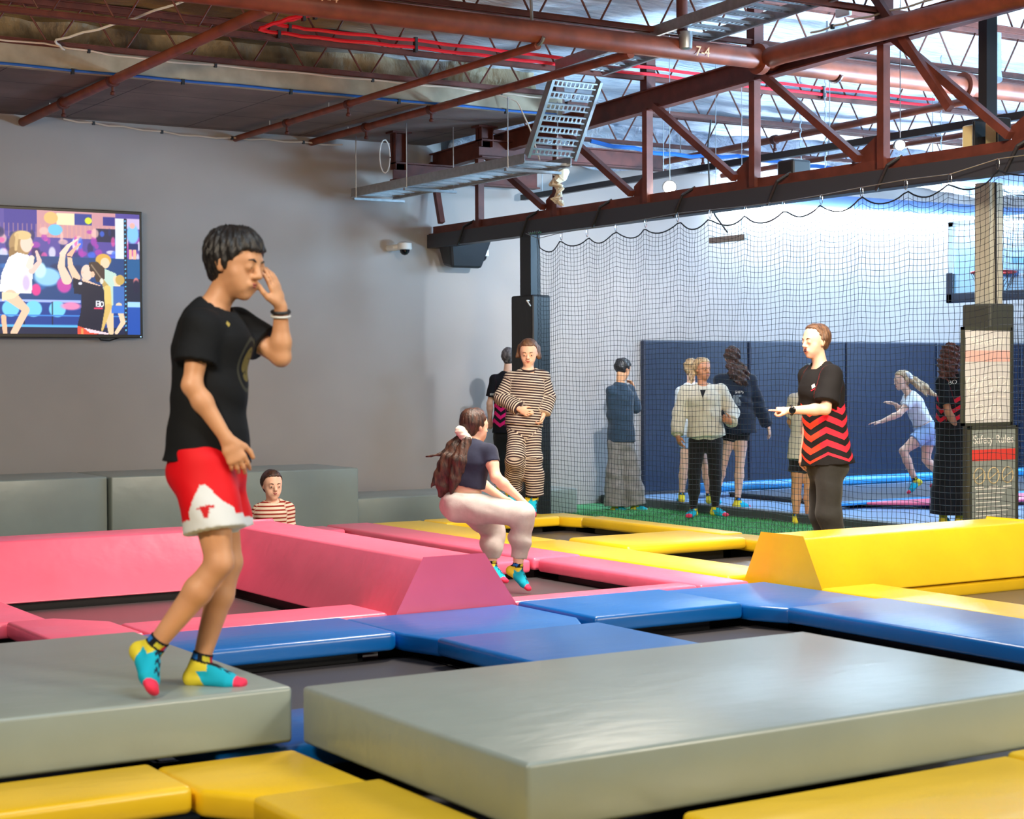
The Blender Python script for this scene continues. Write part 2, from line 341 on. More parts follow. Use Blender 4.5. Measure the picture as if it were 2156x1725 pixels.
def bed(label, x0, x1, y0, y1, z=-.135, m=None):
    o = empty('trampoline', ((x0+x1)/2, (y0+y1)/2, FL), label, 'trampoline', 'trampoline beds')
    MB().box(x0, x1, y0, y1, z-.006, z).build('jumping_bed', m or BED, o)
    mb = MB(); 
    for a, b in (((x0, y0), (x1, y0)), ((x1, y0), (x1, y1)), ((x1, y1), (x0, y1)), ((x0, y1), (x0, y0))): mb.bar(a+(z-.01,), b+(z-.01,), .03, .02)
    mb.build('edge_webbing', BLACKV, o)
    mb = MB()
    for a in ((x0, x0+.02, y0, y1), (x1-.02, x1, y0, y1), (x0, x1, y0, y0+.02), (x0, x1, y1-.02, y1)): mb.box(*a, FL, z-.02)
    mb.build('frame', BLACKM, o); return o
bed('black trampoline bed nearest the camera, right behind the boy\'s block', 2.3, 4.28, 6.12, 7.72)
bed('black trampoline bed behind the large grey block, ringed by blue pads', 5.14, 6.44, 5.2, 7.6)
bed('black trampoline bed at left enclosed by two pink wedges', 2.75, 4.46, 8.74, 10.55)
bed('black trampoline bed under the crouching girl in grey sweatpants', 5.28, 6.68, 8.5, 10.26)
bed('black trampoline bed hidden behind the pink wedges by the girl in the red striped top', 3.0, 6.66, 11.34, 13.14)
bed('black trampoline bed under the girl in striped pyjamas', 7.5, 8.92, 11.16, 13.16)
bed('black trampoline bed behind the yellow wedge where the pointing man stands', 7.5, 8.82, 8.5, 10.48)
bed('black trampoline bed at the right edge in front of the yellow wedge', 7.52, 9.3, 4.8, 7.92)
bed('black trampoline bed at the lower left edge in the yellow foreground pads', .4, 2.2, 2.8, 5.18)
bed('dark bed in the jump room under the running girl', 12.9, 22, 13.72, 15.7, -.085)
# wedges
def wedge(name, label, prof, m, axis, a, b, extra=None):
    mb = MB(); n = len(prof)
    P = [(p, a, z) if axis == 1 else (a, p, z) for p, z in prof]+[(p, b, z) if axis == 1 else (b, p, z) for p, z in prof]
    mb.add(P, [tuple(range(n)), tuple(range(n, 2*n))[::-1]]+[(i, (i+1) % n, n+(i+1) % n, n+i) for i in range(n)])
    o = mb.build(name, m, bevel=.014, seg=3, smooth=True)
    if m is PINK:
        lo = [min(p for p, z in prof)+.06, max(p for p, z in prof)-.06]; q = MB()
        (q.box(lo[0], lo[1], a+.1, b-.1, FL, -.06) if axis == 1 else q.box(a+.1, b-.1, lo[0], lo[1], FL, -.085)).build('frame', BLACKM, o)
    return tag(o, label, 'wedge pad', 'foam wedge dividers')
wedge('wedge_pad', 'pink foam wedge pointing at the camera beside the crouching girl', [(4.47, -.09), (5.27, -.02), (5.06, .28), (4.68, .28)], PINK, 1, 8.33, 11.2)
wedge('wedge_pad', 'pink foam wedge running across behind the left trampoline', [(10.56, -.09), (10.76, .28), (11.12, .28), (11.3, -.09)], PINK, 0, .5, 4.44)
wedge('wedge_pad', 'long yellow foam wedge at right in front of the pointing man', [(7.84, -.05), (8.02, .285), (8.40, .285), (8.57, -.05)], YEL, 0, 7.16, 9.2)
# grey blocks
def block(label, x0, x1, y0, y1, z1, z0=0, rot=0):
    mb = MB(); nx, ny = 14, 10
    o = MB().box(x0, x1, y0, y1, z0, z1).build('foam_block', GREYV, bevel=.016, seg=3, smooth=True)
    return tag(o, label, 'foam block', 'grey foam blocks')
block('grey foam block the boy stands on', .2, 2.575, 5.53, 7.11, .21, .012)
block('largest grey foam block in the right foreground with a shiny top', 2.605, 4.93, 4.06, 5.52, .21, .008)
block('tall grey foam block at the far left against the back wall', 2.9, 5.36, 15.5, 16.5, .374, FL)
block('tall grey foam block behind the boy and the girl in the red striped top', 5.38, 7.93, 15.45, 16.45, .374, FL)
block('low grey foam block behind the girl in striped pyjamas', 7.97, 10.68, 15.6, 16.5, .055, FL)
# jump room pads
pad('roller_pad', 'bright blue roller pad along the foot of the navy wall pads', R(12.5, 23, 15.7, 15.98), CYANV, .02, th=.10, bevel=.04, skirt=False)
pad('floor_pad', 'light blue pad strip in front of the jump room bed', R(12.3, 23, 13.52, 13.72), CYANV, -.07, th=.03, bevel=.01, skirt=False)
pad('floor_pad', 'pink pad wedge on the jump room floor beyond the pointing man', [(12.95, 13.5), (13.6, 12.85), (23, 12.85), (23, 13.5)], PINK, -.07, th=.03, bevel=.01, skirt=False)
tag(MB().box(9.085, 9.105, 8.6, 13.55, FL, -.02).build('trim_7', BLACKV), kind='structure')
tag(MB().box(2.6, 9.085, 13.53, 13.55, FL, -.03).build('trim_8', BLACKV), kind='structure')
# ================================================================== roof steel
def joist(label, Y, x0, x1, zb, dep=.36, pitch=.57, ph=0.0, m=ROD):
    o = empty('roof_joist', ((x0+x1)/2, Y, zb), label, 'roof joist', 'open web joists under the roof')
    mb = MB()
    for s in (-1, 1): mb.box(x0, x1, Y+s*.022-.008, Y+s*.022+.008, zb, zb+.035)
    mb.box(x0, x1, Y-.04, Y+.04, zb+.033, zb+.04); mb.build('bottom_chord', m, o)
    mb = MB(); mb.box(x0, x1, Y-.07, Y+.07, zb+dep, zb+dep+.012)
    mb.box(x0, x1, Y-.05, Y-.035, zb+dep-.045, zb+dep); mb.box(x0, x1, Y+.035, Y+.05, zb+dep-.045, zb+dep); mb.build('top_chord', m, o)
    n = int((x1-x0)/pitch); k = 0
    for i in range(n):
        a = x0+ph+i*pitch
        if a+pitch > x1: break
        MB().tube([(a+.04, Y, zb+.03), (a+pitch/2-.03, Y, zb+dep-.01)], .0085, 6).build('web_rod', m, o)
        MB().tube([(a+pitch/2+.03, Y, zb+dep-.01), (a+pitch-.04, Y, zb+.03)], .0085, 6).build('web_rod', m, o)
    return o
joist('open web roof joist crossing just in front of the concrete slab edge', 13.86, 2.6, 9.3, 3.965, .36, ph=.06)
joist('open web roof joist carrying the bundle of red cables', 12.65, 2.6, 16.5, 3.95, .40, ph=.2)
joist('open web roof joist just behind the long rusty pipe', 11.16, 2.6, 15.5, 4.03, .40, ph=.1)
joist('open web roof joist above the CWB chalk mark on the truss', 9.66, 3.2, 14.5, 4.02, .44, ph=.3)
joist('open web roof joist at the upper right corner', 8.2, 6.5, 13.5, 4.08, .46)
joist('open web roof joist beyond the truss near the flood lamps', 14.12, 9.55, 19, 3.93, .38)
joist('furthest open web roof joist close to the jump room wall', 15.59, 9.55, 21, 3.84, .38)
# main truss, parallel to the net
tr = empty('roof_truss', (9.45, 12.5, 2.84), 'deep rust-brown steel truss above the net with posts and diagonals', 'roof truss')
MB().box(9.39, 9.51, 7.2, 16.58, 2.835, 2.845).box(9.445, 9.455, 7.2, 16.58, 2.845, 2.925).build('bottom_chord', STEEL, tr)
def ztc(y): return 3.93-(y-10.7)*.037+(0 if y > 9 else 0)
MB().bar((9.45, 16.58, ztc(16.58)-.09), (9.45, 6.5, ztc(6.5)-.09), .012, .18).bar((9.45, 16.58, ztc(16.58)), (9.45, 6.5, ztc(6.5)), .10, .012).bar((9.45, 16.58, ztc(16.58)-.18), (9.45, 6.5, ztc(6.5)-.18), .10, .012).build('top_chord', STEEL, tr)
PY = [15.59, 14.12, 12.65, 11.16, 9.66, 8.2]
for y in PY: MB().box(9.41, 9.48, y-.035, y+.035, 2.85, ztc(y)-.16).build('post', STEEL, tr)
for y in PY:
    y1 = y-.18; y2 = y-1.26
    MB().bar((9.42, y1+.04, ztc(y1)-.16), (9.42, y2, 2.95), .06, .06).build('diagonal', STEEL, tr)
    MB().add([(9.46, y2-.16, 2.85), (9.46, y2+.02, 2.85), (9.46, y2+.02, 3.02), (9.46, y2-.16, 3.12), (9.47, y2-.16, 2.85), (9.47, y2+.02, 2.85), (9.47, y2+.02, 3.02), (9.47, y2-.16, 3.12)],
             [(0,1,2,3),(7,6,5,4),(0,4,5,1),(1,5,6,2),(2,6,7,3),(3,7,4,0)]).build('gusset', STEEL, tr)
MB().bar((9.42, 16.55, 3.62), (9.42, 16.35, 2.95), .06, .06).build('diagonal', STEEL, tr)
for y in PY[1:]: MB().box(9.40, 9.50, y-.05, y+.05, ztc(y), 4.42).build('roof_stub', STEELD, tr)
# opposite diagonal near the corner
MB().bar((9.36, 9.75, 4.25), (9.36, 8.9, 3.2), .05, .06).build('diagonal', STEEL, tr)
bm_ = empty('steel_beam', (9.45, 12, 2.69), 'long black steel beam carrying the net beneath the rust-brown truss', 'beam')
MB().box(9.38, 9.52, 7.2, 16.6, 2.69, 2.835).build('beam_body', mat('beam_black', srgb(52, 54, 62), .5), bm_)
for i in range(7):
    y = 15.9-i*1.25; MB().tube([(9.36, y, 2.68), (9.36, y-.12, 2.86), (9.47, y-.16, 2.93)], .014, 6).build('tie_strap', BLACKV, bm_)
# posts
pt = empty('support_post', (9.46, 14.6, FL), 'black steel post at the left end of the net with a padded lower half', 'post')
MB().box(9.39, 9.50, 14.52, 14.72, FL, 2.69).build('steel_section', BLACKM, pt)
pp = MB().box(9.34, 9.56, 14.42, 14.82, FL+.01, 2.09).build('post_padding', BLACKV, pt, bevel=.02)
for z in (1.98, 1.45, 1.0, .5):
    MB().tube([(9.33, 14.44, z), (9.30, 14.42, z+.02), (9.29, 14.44, z+.05), (9.33, 14.46, z+.05)], .008, 6).build('grommet', WHITEP, pp)
pt = empty('support_post', (9.79, 8.93, FL), 'pale square column behind the sign boards with a padded sleeve', 'post')
cw = mat('column_paint', srgb(190, 190, 176), .5)
MB().box(9.72, 9.86, 8.86, 9.0, FL, 2.69).build('steel_section', cw, pt)
MB().box(9.66, 9.92, 8.80, 9.07, FL+.01, 1.80).build('post_padding', mat('pad_charcoal', srgb(66, 70, 66), .5), pt, bevel=.015)
MB().box(9.775, 9.785, 8.848, 8.86, 1.8, 2.69).build('cable_conduit', BLACKM, pt)
MB().box(9.735, 9.845, 8.9, 8.98, 2.84, 4.3).build('upper_section', BLACKM, pt)
# I beams by the slab
def ibeam(mb, a, b, w, h):
    a = np.array(a, float); b = np.array(b, float); t = (b-a)/np.linalg.norm(b-a); up = np.array([0, 0, 1.]) if abs(t[2]) < .9 else np.array([0, 1., 0])
    mb.bar(a, b, .012, h, up); mb.bar(a+up*(h/2), b+up*(h/2), w, .014, up); mb.bar(a-up*(h/2), b-up*(h/2), w, .014, up)
for lab, x, zt, zb, x1 in (('rust-brown I-beam bracket hanging from the slab beside the cable ladder', 8.6, 3.81, 3.42, 10.3), ('larger rust-brown I-beam bracket hanging from the slab close to the truss', 9.15, 3.81, 3.60, 11.4)):
    yy = 15.8 if x < 9 else 15.0
    o = empty('steel_bracket', (x, yy, zb), lab, 'steel bracket', 'steel brackets under the slab')
    MB().box(x-.07, x+.07, yy-.006, yy+.006, zb, zt-.02).box(x-.07, x-.06, yy-.06, yy+.06, zb, zt-.02).box(x+.06, x+.07, yy-.06, yy+.06, zb, zt-.02).build('hanger', STEELD, o)
    MB().box(x-.11, x+.11, yy-.08, yy+.08, zt-.02, zt-.001).build('cap_plate', STEELD, o)
    mb = MB(); ibeam(mb, (x-.07, yy, zb-.02), (x1, yy, zb-.02), .14, .17); mb.build('arm', STEELD, o)
# ------------------------------------------------------------------ pipes
def flange(mb, c, ax): mb.lathe(c, ax, [(-.03, .06), (-.03, .125), (.03, .125), (.03, .06)], 24)
mp = empty('sprinkler_main', (7, 10.9, 3.86), 'thick rusty main pipe crossing the whole hall below the roof', 'pipe')
MB().tube([(1.5, 10.9, 3.86), (9.42, 10.9, 3.86)], .082, 20).build('pipe_run', PIPE, mp, smooth=True)
mb = MB(); flange(mb, (9.28, 10.9, 3.86), (1, 0, 0)); mb.build('flange', PIPE, mp, smooth=True)
for x in (7.12,):
    MB().tube([(x, 10.9+.095*math.cos(a), 3.86+.095*math.sin(a)) for a in np.linspace(-2.6, .6, 12)]+[(x, 11.0, 4.3)], .014, 6).build('hanger_clamp', GALV, mp)
MB().tube([(8.45, 10.86, 4.35), (8.45, 10.86, 4.0), (8.43, 10.8, 3.95)], .045, 12).build('riser', STEELD, mp, smooth=True)
MB().lathe((8.44, 10.8, 3.90), (0, 0, 1), [(-.06, .03), (-.05, .05), (.05, .055), (.08, .05)], 16).build('elbow', GALV, mp, smooth=True)
p2_ = empty('sprinkler_main', (9.35, 9, 3.86), 'thick rusty pipe running forward along the truss from the flanged joint', 'pipe')
MB().tube([(9.42, 10.9, 3.86), (9.30, 10.78, 3.86), (9.27, 10.6, 3.86), (9.27, 5.5, 3.86)], .082, 20).build('pipe_run', PIPE, p2_, smooth=True)
p3_ = empty('sprinkler_main', (12, 11, 3.86), 'thick rusty pipe continuing to the right beyond the truss', 'pipe')
MB().tube([(9.56, 11.0, 3.86), (16, 11.0, 3.86)], .082, 20).build('pipe_run', PIPE, p3_, smooth=True)
mb = MB(); flange(mb, (11.75, 11.0, 3.86), (1, 0, 0)); mb.build('flange', PIPE, p3_, smooth=True)
MB().tube([(10.2, 11+.095*math.cos(a), 3.86+.095*math.sin(a)) for a in np.linspace(-2.6, .6, 12)]+[(10.2, 11.1, 4.3)], .014, 6).build('hanger_clamp', GALV, p3_)
MB().tube([(12.1, 10.95, 4.4), (12.1, 10.95, 4.02), (12.06, 10.9, 3.93)], .045, 12).build('riser', GALV, p3_, smooth=True)
def branch(label, x, y0, z0, y1, z1, r):
    o = empty('branch_pipe', (x, (y0+y1)/2, z0), label, 'pipe', 'branch pipes running to the back wall')
    MB().tube([(x, y0, z0), (x, y1, z1)], r, 14).build('pipe_run', PIPE, o, smooth=True)
    for y in (y0+(y1-y0)*.22, y0+(y1-y0)*.45):
        z = z0+(z1-z0)*(y-y0)/(y1-y0)
        q = MB().lathe((x, y, z), (0, 1, 0), [(-.03, r), (-.03, r*1.35), (.03, r*1.35), (.03, r)], 14); q.tube([(x, y, z-r), (x, y, z-r-.05)], .014, 8)
        q.lathe((x, y, z-r-.05), (0, 0, -1), [(0, .012), (.01, .022), (.03, .022), (.035, .008)], 10); q.build('sprinkler_head', STEELD, o, smooth=True)
        MB().tube([(x-.0, y+.4+(r+.01)*0, z+r), (x, y+.4, 4.0 if y > 12 else 4.3)], .006, 6).build('hanger_rod', GALV, o)
    return o
branch('leftmost branch pipe sloping over the television wall, thick and dusty', 4.93, 16.58, 3.74, 10.9, 3.80, .042)
branch('thin branch pipe ending above the girl in the red striped top', 7.12, 16.58, 3.73, 10.9, 3.76, .030)
branch('branch pipe ending on the wall left of the cable ladder', 7.98, 16.58, 3.75, 10.9, 3.78, .036)
branch('branch pipe beyond the truss hanging under the foil roof', 12.0, 16.2, 3.70, 11.0, 3.78, .036)
branch('thinner branch pipe beyond the truss, lowest under the foil roof', 13.2, 16.2, 3.66, 11.2, 3.70, .030)
# black lighting track
bt = empty('lighting_track', (10.5, 12, 3.28), 'thin black lighting track crossing behind the truss posts', 'lighting track')
MB().box(10.47, 10.53, 8.5, 16.4, 3.25, 3.31).build('track_rail', BLACKM, bt)
for y in (9.2, 11.4, 13.8, 16.0): MB().tube([(10.5, y, 3.3), (10.5, y, 4.2)], .004, 5).build('hanger_wire', GALV, bt)
# ------------------------------------------------------------------ cable ladder
cl = empty('cable_ladder', (8.63, 13, 3.23), 'galvanised cable ladder dropping from the roof toward the back wall', 'cable ladder')
XL, XR = 8.38, 8.88
def run(a, b, nr):
    a = np.array(a, float); b = np.array(b, float); d = b-a; up = np.array([0, -d[2], d[1]]); up /= np.linalg.norm(up)
    if up[2] < 0: up = -up
    for X in (XL, XR):
        mb = MB(); mb.bar((X, *a), (X, *b), .006, .085, up) if len(a) == 2 else None
        mb.build('side_rail', GALV, cl)
def run2(y0, z0, y1, z1, nr):
    d = np.array([0, y1-y0, z1-z0]); L = np.linalg.norm(d); t = d/L; up = np.array([0, -t[2], t[1]]); up = up if up[2] > 0 else -up
    for X in (XL, XR):
        MB().bar((X, y0, z0), (X, y1, z1), .006, .09, up).bar(np.array((X, y0, z0))-up*.045, np.array((X, y1, z1))-up*.045, .03, .005, up).build('side_rail', GALV, cl)
    for i in range(nr):
        c = np.array([0, y0, z0])+t*L*(i+.5)/nr-up*.02; h = min(.034, L/nr*.23)
        mb = MB(); mb.bar((XL, *(c-t*h)[1:]), (XR, *(c-t*h)[1:]), .012, .022, up); mb.bar((XL, *(c+t*h)[1:]), (XR, *(c+t*h)[1:]), .012, .022, up)
        for q in range(9):
            xx = XL+.07+q*(XR-XL-.14)/8; mb.bar((xx, *(c-t*h)[1:]), (xx, *(c+t*h)[1:]), .016, .004, up)
        mb.build('rung', GALV, cl)
run2(16.45, 3.23, 13.05, 3.23, 15); run2(13.02, 3.25, 12.6, 3.90, 7); run2(12.55, 3.98, 7.8, 4.16, 20)
for y in (16.3, 15.2, 13.3):
    for X in (XL-.02, XR+.02): MB().tube([(X, y, 3.16), (X, y, 3.81)], .005, 6).build('hanger_rod', GALV, cl)
    MB().box(XL-.05, XR+.05, y-.02, y+.02, 3.14, 3.165).build('trapeze_bar', GALV, cl)
# ------------------------------------------------------------------ cables
def cable(name, label, pts, r, m, sag=0, ties=0, smooth=True, group=None):
    P = []; pts = [np.array(p, float) for p in pts]
    for a, b in zip(pts[:-1], pts[1:]):
        for k in range(8): P.append(a+(b-a)*k/8)
    P.append(pts[-1]); Q = [P[0]]+[(P[i-1]+P[i]*2+P[i+1])/4+np.array([0, 0, -sag*math.sin(i*.78)**2]) for i in range(1, len(P)-1)]+[P[-1]]
    o = MB().tube(Q, r, 6).build(name, m, smooth=True); tag(o, label, 'cable', group)
    for i in range(ties):
        q = Q[int((i+.5)*len(Q)/ties)]; MB().box(q[0]-.012, q[0]+.012, q[1]-r*1.3, q[1]+r*1.3, q[2]-r*2.6, q[2]+r*1.3).build('cable_tie', BLACKV, o)
    return o
cable('blue_cable', 'blue cable clipped along the lower edge of the concrete slab', [(3.2, 13.91, 3.81), (5, 13.91, 3.80), (7, 13.91, 3.80), (9.3, 13.91, 3.80)], .012, CBLUE, .006, 6)
cable('white_cable', 'pale cable lying along the joist in front of the slab edge', [(3, 13.8, 3.98), (4.3, 13.8, 3.975), (5, 13.8, 3.93), (6.5, 13.8, 3.94), (8, 13.8, 3.94), (9.2, 13.8, 3.93)], .008, CWHT, .01, 5)
cable('white_cable', 'white cable drooping across the top left corner to the slab edge', [(6.0, 12.3, 4.35), (5.1, 12.6, 4.22), (4.65, 13.2, 4.06), (4.35, 13.75, 4.0), (4.45, 13.8, 3.94)], .010, WHITEP, .01)
cable('white_cable', 'wavy pale cable hooked along the top of the back wall', [(5.3, 16.5, 3.79), (5.9, 16.5, 3.76), (6.7, 16.5, 3.72), (7.4, 16.5, 3.74), (8.3, 16.5, 3.74)], .009, CWHT, .015, 4)
for k, lab in enumerate(('thick bright red cable bundle along the joist, upper run', 'bright red cable run just below the upper red bundle')):
    z = 4.08-k*.06
    cable('red_cable', lab, [(6.35-.1*k, 12.3, 4.26-.03*k), (5.95-.1*k, 12.55, 4.14-.02*k), (5.75-.15*k, 12.62, z-.0), (6.1, 12.58, z-.02), (7.0, 12.58, z-.01), (8.2, 12.58, z-.02), (9.4, 12.58, z-.02), (11, 12.58, z-.03), (13, 12.58, z-.02)], .016, CRED, .008, 5)
cable('white_cable', 'pale cable hanging down beside the riser of the cable ladder', [(8.5, 13.8, 3.93), (8.75, 13.75, 3.86), (8.86, 13.7, 3.6), (8.9, 13.6, 3.3)], .007, CWHT)
cable('white_cable', 'coiled white cable loop hanging on the I-beam bracket', [(8.33+.06*math.cos(a), 15.6, 3.52+.17*math.sin(a)) for a in np.linspace(0, 6.2, 14)], .006, WHITEP)
cable('blue_cable', 'bundle of blue cables draped behind the truss', [(9.9, 14.2, 3.62), (10.8, 14.0, 3.52), (11.6, 14.0, 3.56), (12.6, 13.9, 3.50), (13.6, 13.8, 3.52)], .022, CBLUE, .02)
cable('white_cable', 'pale cable tied along the upper edge of the top chord', [(9.38, 10.4, 4.0), (9.38, 9.9, 4.02), (9.38, 9.2, 4.02), (9.38, 8.3, 4.06)], .009, CWHT, .01, 3)
cable('black_cable', 'thin black cable dropping past the truss to the hanging heater', [(10.38, 12.9, 3.7), (10.38, 12.95, 3.45), (10.38, 12.92, 3.0), (10.38, 12.85, 2.8), (10.38, 12.66, 2.62)], .008, BLACKV)
for x, y in ((11.0, 12.0), (11.5, 12.9), (12.6, 12.1)):
    mb = MB()
    for i in range(30): mb.bar((x+(.006 if i % 2 else -.006), y, 4.47-i*.045), (x+(.006 if i % 2 else -.006), y, 4.47-i*.045-.05), .007, .007)
    tag(mb.build('hanging_chain', GALV), {11.0: 'chain hanging under the foil roof beside the second truss post', 11.5: 'chain hanging nearest the bright flood lamp', 12.6: 'chain hanging above the smaller flood lamp'}[x], 'chain', 'thin chains hanging from the roof')
# ------------------------------------------------------------------ flood lamps, led strips, fixtures
LAMP = mat('lamp_glow', (1, 1, 1, 1), .5, emit=(1, .97, .9, 1), es=140)
LED = mat('led_glow', (1, 1, 1, 1), .5, emit=(.62, .83, 1, 1), es=135)
for lab, c, r in (('brilliant round flood lamp hanging below the truss', (9.62, 12.55, 2.99), .055), ('smaller bright lamp above the black beam near the column', (9.62, 9.66, 3.04), .036)):
    o = empty('flood_lamp', c, lab, 'lamp', 'flood lamps on the truss')
    MB().lathe(c, (-.4, -.85, -.2), [(-.09, .02), (-.05, r*1.1), (-.005, r*1.2), (-.004, r*.9)], 20).build('housing', BLACKM, o, smooth=True)
    MB().lathe(c, (-.4, -.85, -.2), [(0, r), (.02, r*.8), (.028, r*.3)], 20).build('bulb', LAMP, o, smooth=True)
    MB().tube([np.array(c)+(0, 0, .06), (c[0], c[1], 4.47)], .004, 5).build('chain', GALV, o)
o = empty('led_strip', (17.5, 16.5, 3.36), 'long blue-white strip light high on the back wall of the jump room', 'strip light', 'led strips')
MB().box(13.5, 22, 16.42, 16.5, 3.355, 3.385).build('light_tube', LED, o)
MB().box(13.8, 22, 16.5, 16.59, 3.385, 3.56).build('backing_board', mat('board_navy', srgb(22, 44, 78), .5), o)
o = empty('led_strip', (17.5, 13.5, 3.36), 'blue-white strip light near the top right behind the net', 'strip light', 'led strips')
MB().box(13.25, 20, 13.48, 13.54, 3.36, 3.385).build('light_tube', LED, o)
MB().box(13.2, 20, 13.52, 13.62, 3.385, 3.58).build('backing_board', mat('board_navy', srgb(22, 44, 78), .5), o)
for x in (14, 16.5, 19): MB().tube([(x, 13.57, 3.57), (x, 13.57, 4.3)], .006, 6).build('hanger_rod', GALV, o)
def dome(label, x, y, z):
    o = empty('dome_camera', (x, y, z), label, 'security camera', 'dome cameras on the back wall')
    MB().tube([(x-.08, 16.6, z+.01), (x-.08, 16.45, z+.01), (x, y, z+.02)], .035, 12).build('wall_arm', WHITEP, o, smooth=True)
    MB().lathe((x, y, z+.07), (0, 0, -1), [(0, .04), (.015, .075), (.075, .078), (.085, .07)], 24).build('body', WHITEP, o, smooth=True)
    MB().lathe((x, y, z-.012), (0, 0, -1), [(0, .055), (.03, .05), (.052, .032), (.062, .008)], 24).build('dome', GLASSD, o, smooth=True)
dome('white dome camera on the wall left of the black speaker', 8.98, 16.38, 2.66); dome('white dome camera on the wall right of the black speaker', 9.95, 16.38, 2.62)
o = empty('wall_speaker', (9.72, 16.45, 2.6), 'black wedge-shaped speaker mounted between the two dome cameras', 'speaker')
mb = MB(); P = [(9.44, 16.2, 2.76), (9.98, 16.2, 2.78), (9.98, 16.5, 2.78), (9.44, 16.5, 2.76), (9.52, 16.3, 2.46), (9.9, 16.3, 2.46), (9.9, 16.5, 2.5), (9.52, 16.5, 2.5)]
mb.add(P, [(0,1,2,3),(7,6,5,4),(0,4,5,1),(1,5,6,2),(2,6,7,3),(3,7,4,0)]).build('cabinet', BLACKM, o, bevel=.03)
MB().box(9.64, 9.78, 16.48, 16.6, 2.56, 2.68).build('bracket', BLACKM, o)
o = empty('infrared_heater', (10.38, 12.6, 2.55), 'small pale bar fixture hanging on wires behind the net', 'heater')
MB().box(10.35, 10.41, 12.38, 12.9, 2.53, 2.585).build('body', mat('fixture_grey', srgb(170, 166, 166), .4), o, bevel=.006)
for y in (12.45, 12.83): MB().tube([(10.38, y, 2.58), (10.38, y, 4.45)], .003, 5).build('hanger_wire', GALV, o)
o = empty('camera_cluster', (9.6, 8.75, 2.95), 'pair of cream and black sensor units on the column top', 'sensor')
for k, (dy, w) in enumerate(((.12, .06), (-.1, .06))):
    MB().box(9.56, 9.66, 8.8+dy-w, 8.8+dy+w, 2.92, 3.1).build('sensor_body', CREAMP, o, bevel=.015); MB().box(9.54, 9.68, 8.8+dy-w-.02, 8.8+dy-w, 2.9, 3.12).build('end_plate', BLACKM, o, bevel=.008)
MB().box(9.58, 9.64, 8.74, 8.86, 2.84, 3.0).build('bracket', BLACKM, o)
o = empty('smoke_detector', (9.1, 8.95, 4.1), 'white smoke detector under the cable ladder at the top right', 'smoke detector')
MB().lathe((9.05, 9.3, 4.12), (0, 0, -1), [(0, .07), (.03, .075), (.05, .06), (.075, .045), (.08, .02)], 20).build('detector_head', WHITEP, o, smooth=True)
MB().tube([(9.05, 9.3, 4.12), (9.05, 9.3, 4.45)], .01, 6).build('stem', WHITEP, o)
o = tag(MB().box(9.36, 9.40, 9.95, 10.1, 4.06, 4.13).build('junction_box', WHITEP, bevel=.008), 'small white junction box on top of the truss chord', 'junction box')
o = tag(MB().box(9.5, 9.7, 10.75, 10.95, 2.86+.05, 3.05).build('black_spotlight', BLACKM, bevel=.02), 'small black spotlight behind the truss near the second post', 'spotlight')
# crumpled tape hanging on the truss
mb = MB(); rg = random.Random(3); pts = [(9.36+rg.uniform(-.02, .02), 13.98+.05*math.sin(i*1.3), 3.33-i*.03) for i in range(14)]
for k in range(3):
    q = [(p[0]+rg.uniform(-.02, .02), p[1]+rg.uniform(-.05, .05), p[2]) for p in pts]; rr = [.012+.05*math.exp(-((i-3)/2.2)**2)*rg.uniform(.5, 1)+.012*rg.random() for i in range(14)]
    mb.tube(q, rr, 7)
tag(mb.build('crumpled_plastic', mat('plastic_film', srgb(222, 206, 176), .3, spec=.8)), 'crumpled clear plastic sheet caught on a truss post', 'plastic sheet')
# chalk marks
def text(s, size, m, parent, loc, xdir, updir, name='lettering', ext=.001, label=None):
    c = bpy.data.curves.new('txt', 'FONT'); c.body = s; c.size = size; c.extrude = ext; c.align_x = 'CENTER'; c.align_y = 'CENTER'
    o = bpy.data.objects.new('txt', c); COL.objects.link(o); bpy.context.view_layer.update()
    me = bpy.data.meshes.new_from_object(o); bpy.data.objects.remove(o); me.name = name
    me.materials.clear(); me.materials.append(m)
    x = Vector(xdir).normalized(); y = Vector(updir); y = (y-x*y.dot(x)).normalized(); z = x.cross(y); off = rootloc(parent)
    M = Matrix(((x.x, y.x, z.x, loc[0]-off.x), (x.y, y.y, z.y, loc[1]-off.y), (x.z, y.z, z.z, loc[2]-off.z), (0, 0, 0, 1))); me.transform(M)
    q = bpy.data.objects.new(name, me); COL.objects.link(q); q.parent = parent
    if label: q['label'] = label
    return q
CH = CHALK
text('7-4', .11, CH, mp, (5.35, 10.815, 3.90), (1, 0, 0), (0, -.3, 1), 'chalk_mark')
text('7-4', .11, CH, mp, (8.62, 10.812, 3.84), (1, 0, 0), (0, -.1, 1), 'chalk_mark')
text('CWB', .13, CH, tr, (9.385, 10.25, 3.90), (0, -1, 0), (0, 0, 1), 'chalk_mark')
